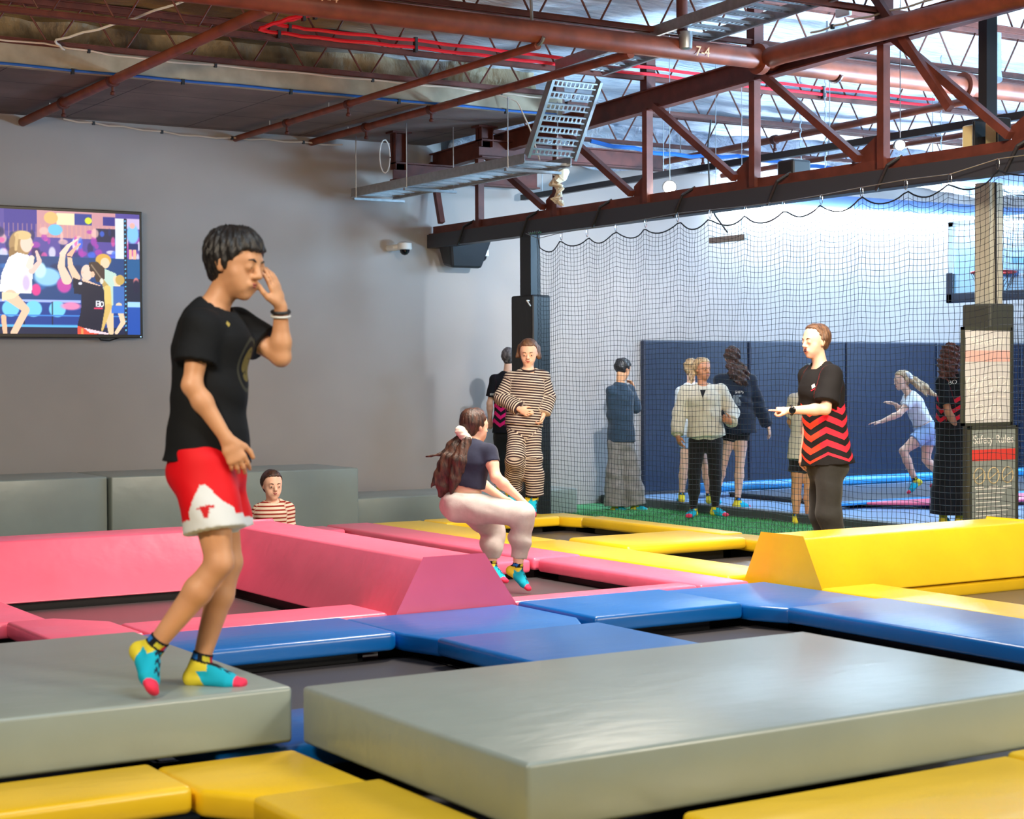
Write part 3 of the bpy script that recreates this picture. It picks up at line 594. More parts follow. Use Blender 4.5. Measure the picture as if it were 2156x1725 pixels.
# ================================================================== the net
t = NT('net_cord'); t.set(Base_Color=srgb(22, 28, 40), Roughness=.38); NETM = t.m
NX0 = 9.32
clips = [at(px, py, 0, NX0) for px, py in ((1133, 512), (1182, 500), (1236, 492), (1297, 482), (1359, 472), (1427, 460), (1495, 453), (1569, 446), (1649, 436), (1729, 423), (1814, 407), (1907, 391), (2000, 380))]
clips += [np.array([NX0, 8.42, 2.74]), np.array([NX0, 7.8, 2.74])]
cy = [c[1] for c in clips]; cz = [c[2]-.03 for c in clips]
def ztop(y):
    for a in range(len(cy)-1):
        if cy[a] >= y >= cy[a+1]:
            q = (cy[a]-y)/(cy[a]-cy[a+1]); return cz[a]*(1-q)+cz[a+1]*q, q
    return cz[-1], 0
def make_net(name, label, path, n, zt, zb, cell=.046, par=None):
    rows = 62; mb = MB(); cols = []
    for j in range(n):
        x, y, fold = path(j); z0, q = zt(j); sag = 4*q*(1-q)*.075
        col = []
        for i in range(rows+1):
            f = i/rows; z = z0-(z0-zb)*f-sag*math.exp(-f*7)-.006*math.sin(j*.37+i*.05)
            w = .016*math.sin(j*.42+i*.03)+.02*math.sin(j*.13)*f+fold*(1-f)
            col.append((x+(w if name == 'x' else w), y+.004*math.sin(i*.9+j), z))
        cols.append(col)
    for j in range(n): mb.tube(cols[j], .0019, 3, caps=False)
    for i in range(1, rows+1): mb.tube([cols[j][i] for j in range(n)], .0019, 3, caps=False)
    for j in range(0, n):
        for i in range(1, rows+1):
            x, y, z = cols[j][i]; r = .0046
            mb.add([(x-r, y, z), (x+r, y, z), (x, y-r, z), (x, y+r, z), (x, y, z-r), (x, y, z+r)], [(0,2,5),(2,1,5),(1,3,5),(3,0,5),(2,0,4),(1,2,4),(3,1,4),(0,3,4)])
    o = mb.build('netting', NETM, par, fix=False)
    MB().tube([cols[j][0] for j in range(n)], .006, 6).build('edge_rope', NETM, par)
    return cols
ne = empty('safety_net', (NX0, 11, FL), 'black safety net hanging from a wire between the trampolines and the green turf', 'net')
YN0, YN1 = 14.30, 7.85; nn = int((YN0-YN1)/.046)
make_net('x', '', lambda j: (NX0, YN0-(YN0-YN1)*j/(nn-1), 0), nn, lambda j: ztop(YN0-(YN0-YN1)*j/(nn-1)), FL+.01, par=ne)
MB().tube([(NX0, 14.5, 2.70)]+[(c[0], c[1], c[2]+.045) for c in clips], .0035, 5).build('support_wire', GALV, ne)
for c in clips[1:]:
    MB().tube([(NX0, c[1]+.016*math.cos(a), c[2]+.01+.04*math.sin(a)) for a in np.linspace(0, 2*math.pi, 12, endpoint=False)], .003, 5, closed=True).build('snap_hook', CHROME, ne)
MB().tube([(NX0, 14.45-.02*i, 2.70+.008*(-1)**i) for i in range(12)], .008, 6).build('turnbuckle', CHROME, ne)
n2 = empty('safety_net', (10.6, 8.98, FL), 'second section of black net to the right of the pale column', 'net')
make_net('y', '', lambda j: (9.88+.046*j, 8.95+.2*j*.046, 0), 40, lambda j: (2.70, (j % 14)/14), FL+.01, par=n2)
# ================================================================== television
tv = empty('television', (4.96, 16.5, 1.68), 'large flat television on the left of the back wall showing people on trampolines', 'television')
TX0, TX1, TZ0, TZ1 = 3.86, 6.075, 1.675, 2.925
MB().box(TX0, TX1, 16.47, 16.52, TZ0, TZ1).build('casing', mat('tv_black', srgb(12, 12, 14), .3), tv, bevel=.006)
MB().box(4.5, 5.5, 16.52, 16.6, 2.1, 2.6).build('wall_mount', BLACKM, tv)
MB().tube([(5.62, 16.5, 1.70), (5.66, 16.52, 1.655), (5.75, 16.53, 1.65), (5.84, 16.5, 1.68)], .007, 6).build('power_cable', BLACKV, tv)
MB().box(6.045, 6.055, 16.465, 16.47, 1.685, 1.693).build('standby_light', mat('standby', (.3, .6, 1, 1), .5, emit=(.3, .6, 1, 1), es=3), tv)
GW, GH = 330, 190
sx0, sx1, sz0, sz1 = TX0+.025, TX1-.03, TZ0+.035, TZ1-.03
uu = np.linspace(0, 1, GW); vv = np.linspace(0, 1, GH); U, V = np.meshgrid(uu, vv)
PXU = ((sx0+U*(sx1-sx0))-4.71)/(6.06-4.71)*287*3.45; PXV = 1075-V*(1075-135)
rs = np.random.RandomState(2)
img = np.zeros((GH, GW, 3))
def c3(r, g, b): return np.array([r, g, b])/255.
def soft(mask, col, a=1):
    global img
    mk = np.clip(mask, 0, 1)[..., None]*a; img = img*(1-mk)+c3(*col)*mk
def ell(cx_, cy_, rx, ry, col, e=.12, a=1, rot=0):
    dx, dy = PXU-cx_, PXV-cy_; c_, s_ = math.cos(rot), math.sin(rot); X = dx*c_+dy*s_; Y = -dx*s_+dy*c_
    soft((1-np.sqrt((X/rx)**2+(Y/ry)**2))/e+.5, col, a)
def rect(x0, y0, x1, y1, col, a=1): soft(np.minimum.reduce([PXU-x0, x1-PXU, PXV-y0, y1-PXV])/4+.5, col, a)
def pol(pts, col, a=1):
    ins = np.zeros(PXU.shape, bool); n = len(pts)
    for i in range(n):
        x1, y1 = pts[i]; x2, y2 = pts[(i+1) % n]
        if y1 == y2: continue
        cnd = ((y1 > PXV) != (y2 > PXV)) & (PXU < (x2-x1)*(PXV-y1)/(y2-y1)+x1); ins ^= cnd
    soft(ins.astype(float), col, a)
def seg(p, q, r1, r2, col):
    p = np.array(p, float); q = np.array(q, float); d = q-p; tt = np.clip(((PXU-p[0])*d[0]+(PXV-p[1])*d[1])/(d@d), 0, 1)
    dist = np.hypot(PXU-p[0]-tt*d[0], PXV-p[1]-tt*d[1]); soft((r1+(r2-r1)*tt-dist)/3+.5, col)
img[:] = c3(70, 80, 170)
rect(-900, 130, 1000, 480, (84, 70, 160)); rect(230, 130, 800, 340, (208, 150, 160)); rect(0, 130, 228, 300, (60, 50, 150))
for i in range(60): rect(-900+i*32, 240, -892+i*32, 340, (230, 170, 150), .5)
rect(370, 150, 498, 240, (236, 236, 190)); rect(500, 150, 625, 235, (40, 60, 150)); ell(600, 200, 26, 26, (220, 230, 60)); ell(330, 190, 50, 46, (240, 190, 120)); rect(708, 165, 796, 232, (40, 40, 140))
ell(360, 280, 52, 42, (110, 200, 250)); rect(655, 258, 800, 360, (20, 24, 70))
for i in range(150):
    x = rs.uniform(-900, 990); y = rs.uniform(280, 500); col = [(240, 90, 170), (250, 250, 255), (30, 30, 90), (250, 200, 190), (60, 110, 240), (24, 40, 110), (180, 60, 180)][rs.randint(7)]
    ell(x, y, rs.uniform(10, 34), rs.uniform(14, 44), col, .4, .75)
rect(-900, 484, 1000, 815, (14, 66, 130))
for i in range(40):
    x = rs.uniform(-900, 990); ell(x, rs.uniform(520, 780), rs.uniform(10, 60), rs.uniform(10, 40), [(20, 90, 170), (10, 30, 80), (40, 120, 200)][rs.randint(3)], .5, .6)
ell(300, 640, 95, 70, (150, 210, 255), .3); ell(250, 590, 42, 60, (200, 240, 255), .3); ell(420, 700, 52, 60, (200, 70, 170), .3); ell(220, 740, 34, 46, (230, 60, 150), .3)
rect(-900, 815, 1000, 1080, (10, 60, 150)); rect(-900, 815, 540, 835, (170, 190, 255))
for x in (-160, 40, 200, 370): ell(x, 885, 60, 62, (120, 215, 255), .15); 
for x in (-60, 130, 330): rect(x, 830, x+8, 1010, (8, 16, 50))
rect(-900, 930, 1000, 940, (60, 140, 230)); rect(-900, 1005, 540, 1024, (90, 190, 250)); rect(-900, 1024, 1000, 1080, (10, 26, 70)); ell(470, 860, 70, 30, (250, 140, 190), .5)
rect(880, 490, 1000, 640, (10, 90, 150)); rect(880, 640, 1000, 820, (14, 26, 60)); rect(880, 820, 1000, 862, (170, 220, 255)); rect(880, 862, 1000, 1080, (20, 80, 180))
rect(880, 170, 1000, 250, (210, 190, 230)); ell(928, 290, 45, 75, (130, 200, 255), .3); ell(925, 225, 20, 22, (250, 180, 170), .3); rect(895, 365, 968, 410, (20, 40, 110)); rect(900, 410, 920, 485, (250, 190, 160)); rect(930, 410, 952, 485, (250, 190, 160))
ell(950, 660, 20, 30, (230, 130, 130), .4); ell(952, 700, 26, 50, (20, 20, 60), .4)
rect(797, 172, 862, 486, (226, 236, 246)); rect(862, 172, 884, 1080, (16, 20, 50))
for k in range(26): ell(872, 190+k*34, 6, 7, (90, 190, 240), .3)
# child and woman behind
ell(708, 500, 58, 50, (226, 176, 80)); ell(720, 522, 34, 42, (250, 214, 180)); pol([(700, 560), (800, 600), (840, 760), (800, 780), (760, 900), (700, 880)], (196, 226, 214))
seg((800, 640), (835, 800), 22, 15, (250, 220, 190)); seg((745, 900), (760, 1060), 34, 20, (240, 210, 170)); ell(830, 650, 34, 40, (206, 170, 90)); rect(778, 700, 862, 850, (60, 110, 190)); seg((820, 850), (850, 980), 24, 18, (250, 214, 180)); seg((850, 980), (800, 1060), 18, 14, (250, 214, 180)); rect(765, 850, 860, 910, (60, 120, 220))
# staff woman
seg((440, 660), (400, 560), 36, 26, (252, 214, 190)); seg((400, 560), (412, 470), 26, 20, (252, 214, 190)); seg((412, 460), (452, 400), 22, 15, (252, 220, 200)); seg((452, 400), (520, 345), 13, 6, (252, 226, 206))
seg((510, 640), (470, 560), 30, 22, (250, 206, 176)); seg((470, 560), (460, 480), 20, 16, (250, 206, 176)); seg((462, 470), (490, 430), 20, 12, (246, 190, 160)); seg((490, 430), (538, 380), 11, 6, (246, 190, 160)); seg((445, 478), (476, 484), 4, 4, (20, 30, 90))
ell(585, 600, 42, 62, (252, 214, 196)); ell(552, 600, 10, 9, (250, 200, 180)); pol([(545, 640), (690, 700), (640, 720), (560, 690)], (250, 206, 180))
pol([(600, 520), (660, 512), (716, 560), (718, 640), (690, 670), (655, 672), (640, 620), (606, 580)], (70, 52, 48)); seg((620, 540), (690, 640), 5, 4, (150, 130, 110)); ell(628, 612, 15, 24, (250, 200, 170))
pol([(488, 640), (560, 668), (700, 706), (720, 760), (735, 900), (705, 1062), (600, 1045), (512, 1010), (540, 900), (545, 770), (492, 762), (486, 700)], (10, 16, 50))
seg((700, 660), (735, 720), 14, 24, (196, 166, 96)); seg((735, 720), (742, 860), 26, 26, (236, 206, 120)); seg((742, 860), (695, 1040), 24, 8, (226, 190, 110)); ell(694, 662, 14, 22, (230, 226, 210))
for px_, py_, w_, h_ in ((650, 815, 8, 46), (674, 815, 7, 46), (660, 815, 20, 8), (660, 835, 20, 8), (660, 854, 20, 8)): rect(px_, py_, px_+w_, py_+h_, (250, 250, 255))
ell(694, 840, 15, 23, (250, 250, 255)); ell(694, 840, 7, 14, (10, 16, 50)); rect(636, 868, 700, 880, (250, 60, 110)); ell(537, 684, 14, 12, (240, 240, 255), .3)
pol([(514, 1010), (600, 1040), (740, 1072), (514, 1080)], (250, 80, 60)); pol([(560, 1026), (740, 1064), (740, 1080), (600, 1060)], (255, 220, 230)); rect(540, 1030, 556, 1080, (255, 160, 90))
# girl at left
ell(110, 400, 78, 104, (176, 140, 96)); ell(60, 470, 30, 50, (150, 116, 76)); ell(155, 392, 44, 66, (250, 214, 196)); ell(196, 400, 10, 12, (250, 200, 180)); ell(130, 330, 60, 34, (226, 196, 140)); seg((90, 330), (80, 440), 12, 10, (220, 186, 130))
pol([(30, 500), (90, 462), (170, 480), (200, 560), (188, 770), (100, 768), (-40, 760), (-20, 620)], (250, 250, 255)); ell(150, 690, 26, 60, (180, 140, 240), .5, .5)
seg((190, 600), (245, 530), 22, 16, (252, 206, 196)); seg((245, 520), (225, 450), 17, 9, (252, 206, 196)); seg((175, 560), (190, 500), 26, 20, (255, 226, 214)); seg((40, 790), (145, 890), 46, 26, (252, 206, 176)); seg((145, 900), (60, 1070), 26, 24, (252, 206, 176)); pol([(-20, 765), (110, 768), (60, 810), (-20, 830)], (250, 226, 190)); seg((-10, 950), (0, 1070), 18, 16, (250, 196, 160))
vs = [(sx0+u*(sx1-sx0), 16.4665, sz0+v*(sz1-sz0)) for v in vv for u in uu]
mb = MB(); mb.add(vs, [(j*GW+i, j*GW+i+1, (j+1)*GW+i+1, (j+1)*GW+i) for j in range(GH-1) for i in range(GW-1)])
t = NT('tv_picture'); t.set(Base_Color=(0, 0, 0, 1), Roughness=.3); a = t.attr('picture', 'Color'); t.l(a, t.b.inputs['Emission Color']); t.b.inputs['Emission Strength'].default_value = 1.15; TVM = t.m
so = mb.build('screen', TVM, tv, fix=False); ca = so.data.color_attributes.new('picture', 'FLOAT_COLOR', 'POINT')
lin = np.where(img <= .04045, img/12.92, ((img+.055)/1.055)**2.4).reshape(-1, 3); ca.data.foreach_set('color', np.hstack([lin, np.ones((len(lin), 1))]).astype('f4').ravel())
# ================================================================== sign boards
POST1 = mat('poster_white', srgb(226, 226, 226), .25); POST2 = mat('poster_grey', srgb(150, 160, 158), .25); SRED = mat('poster_red', srgb(232, 74, 66), .4); SPINK = mat('poster_pale_red', srgb(250, 196, 186), .4); SFR = mat('sign_frame', srgb(84, 88, 78), .4, .4); SLINE = mat('poster_line', srgb(244, 244, 240), .5); SYEL = mat('poster_ring', srgb(226, 206, 160), .5)
def sign(label, x0, x1, z0, z1, y, poster, title, band, rings, rcol, tcol):
    o = empty('sign_board', ((x0+x1)/2, y, z0), label, 'sign', 'stacked sign boards')
    mb = MB(); w_ = .022
    mb.box(x0, x1, y-.012, y+.012, z0, z0+w_).box(x0, x1, y-.012, y+.012, z1-w_, z1).box(x0, x0+w_, y-.012, y+.012, z0, z1).box(x1-w_, x1, y-.012, y+.012, z0, z1); mb.build('frame', SFR, o)
    MB().box(x0+w_, x1-w_, y-.004, y+.008, z0+w_, z1-w_).build('poster', poster, o)
    yy = y-.005; W_ = x1-x0-2*w_; xc = (x0+x1)/2; H = z1-z0
    text(title, W_*.19, SLINE, o, (xc, yy, z1-.10), (1, 0, 0), (0, 0, 1), 'title_lettering')
    mb = MB(); mb.box(x0+w_+.005, x1-w_-.002, yy-.001, yy, z1-.25, z1-.17); mb.build('warning_band', band, o)
    for rz, xs in rings:
        for q in xs:
            mb = MB(); xx = x0+w_+W_*q; R_ = W_*.125; mb.tube([(xx+R_*math.cos(a), yy-.001, z1-rz+R_*math.sin(a)) for a in np.linspace(0, 6.283, 20, endpoint=False)], .004, 5, closed=True); mb.bar((xx-R_*.9, yy-.001, z1-rz-R_*.5), (xx+R_*.9, yy-.001, z1-rz+R_*.5), .003, .005); mb.build('symbol_ring', rcol, o)
    mb = MB(); zz = z1-rings[-1][0]-.1
    while zz > z0+.06: mb.box(x0+w_+W_*.1, x0+w_+W_*(.6+.3*((zz*37) % 1)), yy-.001, yy, zz, zz+.007); zz -= .032
    for rz, xs in rings:
        for q in xs: mb.box(x0+w_+W_*(q-.1), x0+w_+W_*(q+.1), yy-.001, yy, z1-rz-W_*.19, z1-rz-W_*.17)
    mb.build('small_print', SLINE, o)
    return o
sa = at(2027, 688, 1, 8.78); sb = at(2132, 690, 1, 8.78); sc_ = at(2035, 898, 1, 8.78); sd = at(2141, 900, 1, 8.76)
sign('upper white sign board reading Basketball in front of the pale column', sa[0], sb[0], sc_[2]+.002, sa[2], 8.79, POST1, 'Basketball', SPINK, [(.42, (.18, .5, .82)), (.62, (.33, .68))], SLINE, SLINE)
o = sign('lower grey sign board reading Safety Rules beneath the Basketball one', sc_[0], sd[0], FL+.02, sc_[2], 8.76, POST2, 'Safety Rules', SRED, [(.36, (.18, .5, .82))], SYEL, SLINE)
o = tag(MB().box(sb[0]+.03, sb[0]+.07, 8.9, 9.0, FL, 1.48).build('board_edge', BLACKM), 'dark upright edge of a board standing right of the sign boards', 'board')
# ================================================================== basketball hoop
bb = empty('basketball_hoop', (15.3, 13.3, 2.1), 'clear basketball backboard with padded lower rim high at the right', 'basketball hoop')
GL = NT('board_glass'); GL.set(Base_Color=srgb(150, 205, 235), Roughness=.08, Alpha=.45); GL = GL.m
XB = 15.0
MB().box(XB-.01, XB+.01, 12.45, 14.25, 2.2, 3.0).build('glass_panel', GL, bb)
fr = mat('hoop_frame', srgb(206, 220, 232), .4); mb = MB()
for a in ((12.42, 12.48, 2.14, 3.03), (14.2, 14.27, 2.14, 3.03)): mb.box(XB-.025, XB+.025, a[0], a[1], a[2], a[3])
mb.box(XB-.025, XB+.025, 12.42, 14.27, 2.98, 3.04); mb.build('frame', fr, bb)
mb = MB()
for a in ((13.0, 13.04, 2.36, 2.72), (13.6, 13.64, 2.36, 2.72), (13.0, 13.64, 2.68, 2.72), (13.0, 13.64, 2.36, 2.39)): mb.box(XB-.014, XB-.011, *a)
mb.build('target_square', fr, bb)
MB().box(XB-.035, XB+.035, 12.4, 14.30, 2.10, 2.21).box(XB-.035, XB+.035, 14.2, 14.30, 2.10, 2.45).build('edge_padding', NAVY, bb, bevel=.012)
MB().tube([(XB-.32+.24*math.cos(a), 13.32+.24*math.sin(a), 2.40) for a in np.linspace(0, 6.283, 28, endpoint=False)], .012, 8, closed=True).build('rim', mat('rim_red', srgb(180, 40, 40), .4), bb)
mb = MB()
for a in np.linspace(0, 6.283, 14, endpoint=False): mb.tube([(XB-.32+.24*math.cos(a), 13.32+.24*math.sin(a), 2.39), (XB-.32+.2*math.cos(a+.2), 13.32+.2*math.sin(a+.2), 2.30), (XB-.32+.15*math.cos(a), 13.32+.15*math.sin(a), 2.2)], .004, 4)
mb.build('hoop_net', BLACKV, bb)
MB().box(XB-.08, XB, 13.24, 13.40, 2.36, 2.42).box(XB+.02, XB+.5, 13.27, 13.37, 2.5, 2.58).box(XB+.4, XB+.5, 13.24, 13.4, -.1, 2.9).build('support_arm', mat('hoop_arm', srgb(40, 90, 150), .5), bb)
# ================================================================== people: implicit surfaces meshed with surface nets
def nrm(v): v = np.array(v, float); return v/(np.linalg.norm(v)+1e-12)
def VV(r, u, t): return nrm(CR*r+CU*u-CF*t)          # right, up, towards camera
class Prim:
    __slots__ = 'a b ra rb side oth ax L k op flat tag lo hi c0 noz'.split()
    def __init__(s, a, b, ra, rb, side=None, k=.02, op='add', flat=(0, 0), tag=0, c0=0):
        s.a = np.array(a, float); s.b = np.array(b, float)
        s.ra = ra if isinstance(ra, tuple) else (ra, ra); s.rb = rb if isinstance(rb, tuple) else (rb, rb)
        d = s.b-s.a; s.L = np.linalg.norm(d)
        if s.L < 1e-5: s.ax = nrm((0, 0, 1)); s.b = s.a+s.ax*1e-4; s.L = 1e-4
        else: s.ax = d/s.L
        sd = np.array(side if side is not None else ((1, 0, 0) if abs(s.ax[0]) < .9 else (0, 1, 0)), float)
        sd = sd-s.ax*(sd@s.ax)
        if np.linalg.norm(sd) < 1e-3: sd = np.cross(s.ax, (0, 0, 1))+np.array([1e-3, 0, 0])
        s.side = nrm(sd); s.oth = np.cross(s.ax, s.side)
        s.k = k; s.op = op; s.flat = flat; s.tag = tag; s.c0 = c0
        m = max(*s.ra, *s.rb); s.lo = np.minimum(s.a, s.b)-m; s.hi = np.maximum(s.a, s.b)+m
    def ev(s, X, Y, Z):
        qx, qy, qz = X-s.a[0], Y-s.a[1], Z-s.a[2]
        w = qx*s.ax[0]+qy*s.ax[1]+qz*s.ax[2]; u = qx*s.side[0]+qy*s.side[1]+qz*s.side[2]; v = qx*s.oth[0]+qy*s.oth[1]+qz*s.oth[2]
        t = np.clip(w/s.L, 0, 1); ru = s.ra[0]+(s.rb[0]-s.ra[0])*t; rv = s.ra[1]+(s.rb[1]-s.ra[1])*t
        e = w-t*s.L; rw = np.minimum(ru, rv)
        fl = np.zeros_like(e)
        if s.flat[0]: e = np.where(w < 0, 0, e); fl = np.maximum(fl, -w) if True else fl
        if s.flat[1]: e = np.where(w > s.L, 0, e); fl = np.maximum(fl, w-s.L)
        k0 = np.sqrt((u/ru)**2+(v/rv)**2+(e/rw)**2); k1 = np.sqrt((u/ru**2)**2+(v/rv**2)**2+(e/rw**2)**2)+1e-9
        d = k0*(k0-1)/k1; d = np.maximum(d, -np.minimum(ru, rv))
        if s.flat[0] or s.flat[1]: d = np.maximum(d, np.where(fl > 0, fl, -1.0))
        return d, t
def field(prims, vox, warp=None, post=None):
    lo = np.min([p.lo for p in prims if p.op == 'add'], 0)-3*vox; hi = np.max([p.hi for p in prims if p.op == 'add'], 0)+3*vox
    n = np.ceil((hi-lo)/vox).astype(int)+1
    D = np.full(n, .5, np.float32); ax = [lo[i]+vox*np.arange(n[i]) for i in range(3)]
    for p in prims:
        m = p.k+3*vox
        a = np.maximum(((p.lo-m-lo)/vox).astype(int), 0); b = np.minimum(((p.hi+m-lo)/vox).astype(int)+2, n)
        if (b <= a).any(): continue
        X, Y, Z = np.meshgrid(*[ax[i][a[i]:b[i]] for i in range(3)], indexing='ij')
        d, _ = p.ev(X, Y, Z); sl = tuple(slice(a[i], b[i]) for i in range(3)); o = D[sl]
        if p.op == 'add':
            h = np.maximum(p.k-np.abs(o-d), 0)/max(p.k, 1e-6); D[sl] = np.minimum(o, d)-h*h*p.k*.25
        else: D[sl] = np.maximum(o, -d)
    if warp is not None or post is not None:
        X, Y, Z = np.meshgrid(*ax, indexing='ij')
        near = np.abs(D) < .05
        if warp is not None: D[near] += warp(X[near], Y[near], Z[near]).astype(np.float32)
        if post is not None:
            R_ = post(X, Y, Z); kk = .010; h = np.maximum(kk-np.abs(D-R_), 0)/kk; D = (np.maximum(D, R_)+h*h*kk*.25).astype(np.float32)
    return D, lo
def surfnet(D, lo, vox):
    s = (D < 0); c = np.zeros(tuple(np.array(D.shape)-1), np.int8)
    for i in (0, 1):
        for j in (0, 1):
            for k in (0, 1): c += s[i:D.shape[0]-1+i, j:D.shape[1]-1+j, k:D.shape[2]-1+k]
    act = (c > 0) & (c < 8); idx = np.argwhere(act); N = len(idx)
    num = np.full(act.shape, -1, np.int64); num[act] = np.arange(N)
    acc = np.zeros((N, 3)); cnt = np.zeros(N); I, J, K = idx.T
    for axis in range(3):
        o = [a for a in range(3) if a != axis]
        for p in (0, 1):
            for q in (0, 1):
                off = [0, 0, 0]; off[o[0]] = p; off[o[1]] = q; off2 = off[:]; off2[axis] = 1
                v0 = D[I+off[0], J+off[1], K+off[2]]; v1 = D[I+off2[0], J+off2[1], K+off2[2]]
                m = (v0 < 0) != (v1 < 0); t = v0[m]/(v0[m]-v1[m])
                P = np.tile(np.array(off, float), (m.sum(), 1)); P[:, axis] = t; acc[m] += P; cnt[m] += 1
    V = lo+(idx+acc/cnt[:, None])*vox; F = []
    for axis in range(3):
        o = [(axis+1) % 3, (axis+2) % 3]
        sl0 = [slice(None)]*3; sl1 = [slice(None)]*3; sl0[axis] = slice(0, -1); sl1[axis] = slice(1, None)
        a = s[tuple(sl0)]; b = s[tuple(sl1)]; e = np.argwhere(a != b)
        e = e[(e[:, o[0]] > 0) & (e[:, o[1]] > 0) & (e[:, o[0]] < D.shape[o[0]]-1) & (e[:, o[1]] < D.shape[o[1]]-1)]
        sg = s[e[:, 0], e[:, 1], e[:, 2]]
        def cell(d0, d1):
            q = e.copy(); q[:, o[0]] += d0; q[:, o[1]] += d1; return num[q[:, 0], q[:, 1], q[:, 2]]
        Q = np.stack([cell(-1, -1), cell(0, -1), cell(0, 0), cell(-1, 0)], 1); Q[~sg] = Q[~sg][:, ::-1]; F.append(Q)
    return V, np.vstack(F)
def mesh_sdf(name, prims, vox, mat_, parent, warp=None, post=None, stfn=None, colfn=None, smooth=0):
    D, lo = field(prims, vox, warp, post); V, F = surfnet(D, lo, vox)
    if len(V) == 0: return None
    off = np.array(rootloc(parent)); me = bpy.data.meshes.new(name)
    me.vertices.add(len(V)); me.vertices.foreach_set('co', (V-off).astype('f4').ravel())
    me.loops.add(len(F)*4); me.loops.foreach_set('vertex_index', F.ravel().astype('i4'))
    me.polygons.add(len(F)); me.polygons.foreach_set('loop_start', np.arange(0, len(F)*4, 4, dtype='i4')); me.polygons.foreach_set('loop_total', np.full(len(F), 4, 'i4'))
    me.polygons.foreach_set('use_smooth', np.ones(len(F), bool)); me.update(); me.validate(); me.materials.append(mat_)
    if stfn is not None or colfn is not None:
        best = np.full(len(V), 9.); tg = np.zeros(len(V), int); S_ = np.zeros(len(V))
        for p in prims:
            if p.op != 'add': continue
            d, t = p.ev(V[:, 0], V[:, 1], V[:, 2]); m = d < best; best[m] = d[m]; tg[m] = p.tag; S_[m] = p.c0+((V[m]-p.a)@p.ax)
        if stfn is not None:
            st = stfn(V, tg, S_); a = me.attributes.new('st', 'FLOAT_VECTOR', 'POINT'); a.data.foreach_set('vector', st.astype('f4').ravel())
        if colfn is not None:
            co = colfn(V, tg, S_); a = me.color_attributes.new('pattern', 'FLOAT_COLOR', 'POINT'); a.data.foreach_set('color', np.hstack([co, np.ones((len(co), 1))]).astype('f4').ravel())
    o = bpy.data.objects.new(name, me); COL.objects.link(o); o.parent = parent; return o
def wrinkle(amp, sc=1.0, seed=0):
    r = np.random.RandomState(seed+5); A = r.normal(size=(6, 3)); A /= np.linalg.norm(A, axis=1)[:, None]; ph = r.uniform(0, 6, 6); fr = r.uniform(14, 44, 6)*sc
    A[:, 2] *= 1.5
    def f(X, Y, Z):
        wx = X+.02*np.sin(Z*21+ph[0]); wy = Y+.02*np.sin(X*19+ph[1]); v = 0
        for i in range(6): v = v+np.sin((wx*A[i, 0]+wy*A[i, 1]+Z*A[i, 2])*fr[i]+ph[i]+1.2*np.sin(Z*11+wx*9+ph[i]))
        q = v/3; return amp*(np.abs(q)**.8*np.sign(q)*-1)
    return f
# ------------------------------------------------------------------ person materials
def skin(name, col):
    if name in MATS: return MATS[name]
    t = NT(name); t.set(Roughness=.5); k = lambda q, w=1: (col[0]*q, col[1]*q*w, col[2]*q*w, 1)
    t.l(t.ramp(t.noise(9, 3), [(.35, k(.94, .97)), (.65, k(1.05))]), t.b.inputs['Base Color'])
    t.b.inputs['Subsurface Weight'].default_value = .12; t.b.inputs['Subsurface Radius'].default_value = (.02, .008, .004); t.b.inputs['Subsurface Scale'].default_value = .5
    MATS[name] = t.m; return t.m
def cloth(name, col, rough=.85, nz=.10, sheen=.15):
    if name in MATS: return MATS[name]
    t = NT(name); t.set(Roughness=rough); t.b.inputs['Sheen Weight'].default_value = sheen; t.b.inputs['Specular IOR Level'].default_value = .25
    k = lambda q: tuple(c*q for c in col[:3])+(1,)
    t.l(t.ramp(t.noise(16, 4), [(.3, k(1-nz)), (.7, k(1+nz))]), t.b.inputs['Base Color'])
    t.bump(t.math('ADD', t.noise(700, 2), t.math('MULTIPLY', t.noise(26, 4), 2.5)), .35, .004); MATS[name] = t.m; return t.m
def striped(name, c1, c2, period, duty=.5):
    t = NT(name); t.set(Roughness=.85); t.b.inputs['Specular IOR Level'].default_value = .25
    sx = t.n('ShaderNodeSeparateXYZ'); t.l(t.attr('st'), sx.inputs[0])
    f = t.math('FRACT', t.math('MULTIPLY', sx.outputs[1], 1/period)); t.l(t.mix(t.math('GREATER_THAN', f, duty), c1, c2), t.b.inputs['Base Color'])
    t.bump(t.noise(30, 4), .3, .006); return t.m
def chevron(name, base, band, band2, lo=.02, hi=.33, per=.085, wid=.20, amp=.55):
    t = NT(name); t.set(Roughness=.88); t.b.inputs['Specular IOR Level'].default_value = .3
    sx = t.n('ShaderNodeSeparateXYZ'); t.l(t.attr('st'), sx.inputs[0]); x, z, g = sx.outputs
    zz = t.math('ABSOLUTE', t.math('SUBTRACT', t.math('FRACT', t.math('ADD', t.math('MULTIPLY', x, 1/wid), .5)), .5))
    q = t.math('ADD', z, t.math('MULTIPLY', zz, -wid*amp)); f = t.math('GREATER_THAN', t.math('FRACT', t.math('MULTIPLY', q, 1/per)), .5)
    m = t.math('MULTIPLY', t.math('MULTIPLY', f, t.math('LESS_THAN', q, hi)), t.math('MULTIPLY', t.math('GREATER_THAN', q, lo), t.math('LESS_THAN', g, .5)))
    bc = t.mix(t.math('LESS_THAN', t.math('ABSOLUTE', t.math('SUBTRACT', x, .2)), .13), band, band2)
    t.l(t.mix(m, base, bc), t.b.inputs['Base Color']); t.bump(t.noise(24, 4), .3, .006); return t.m
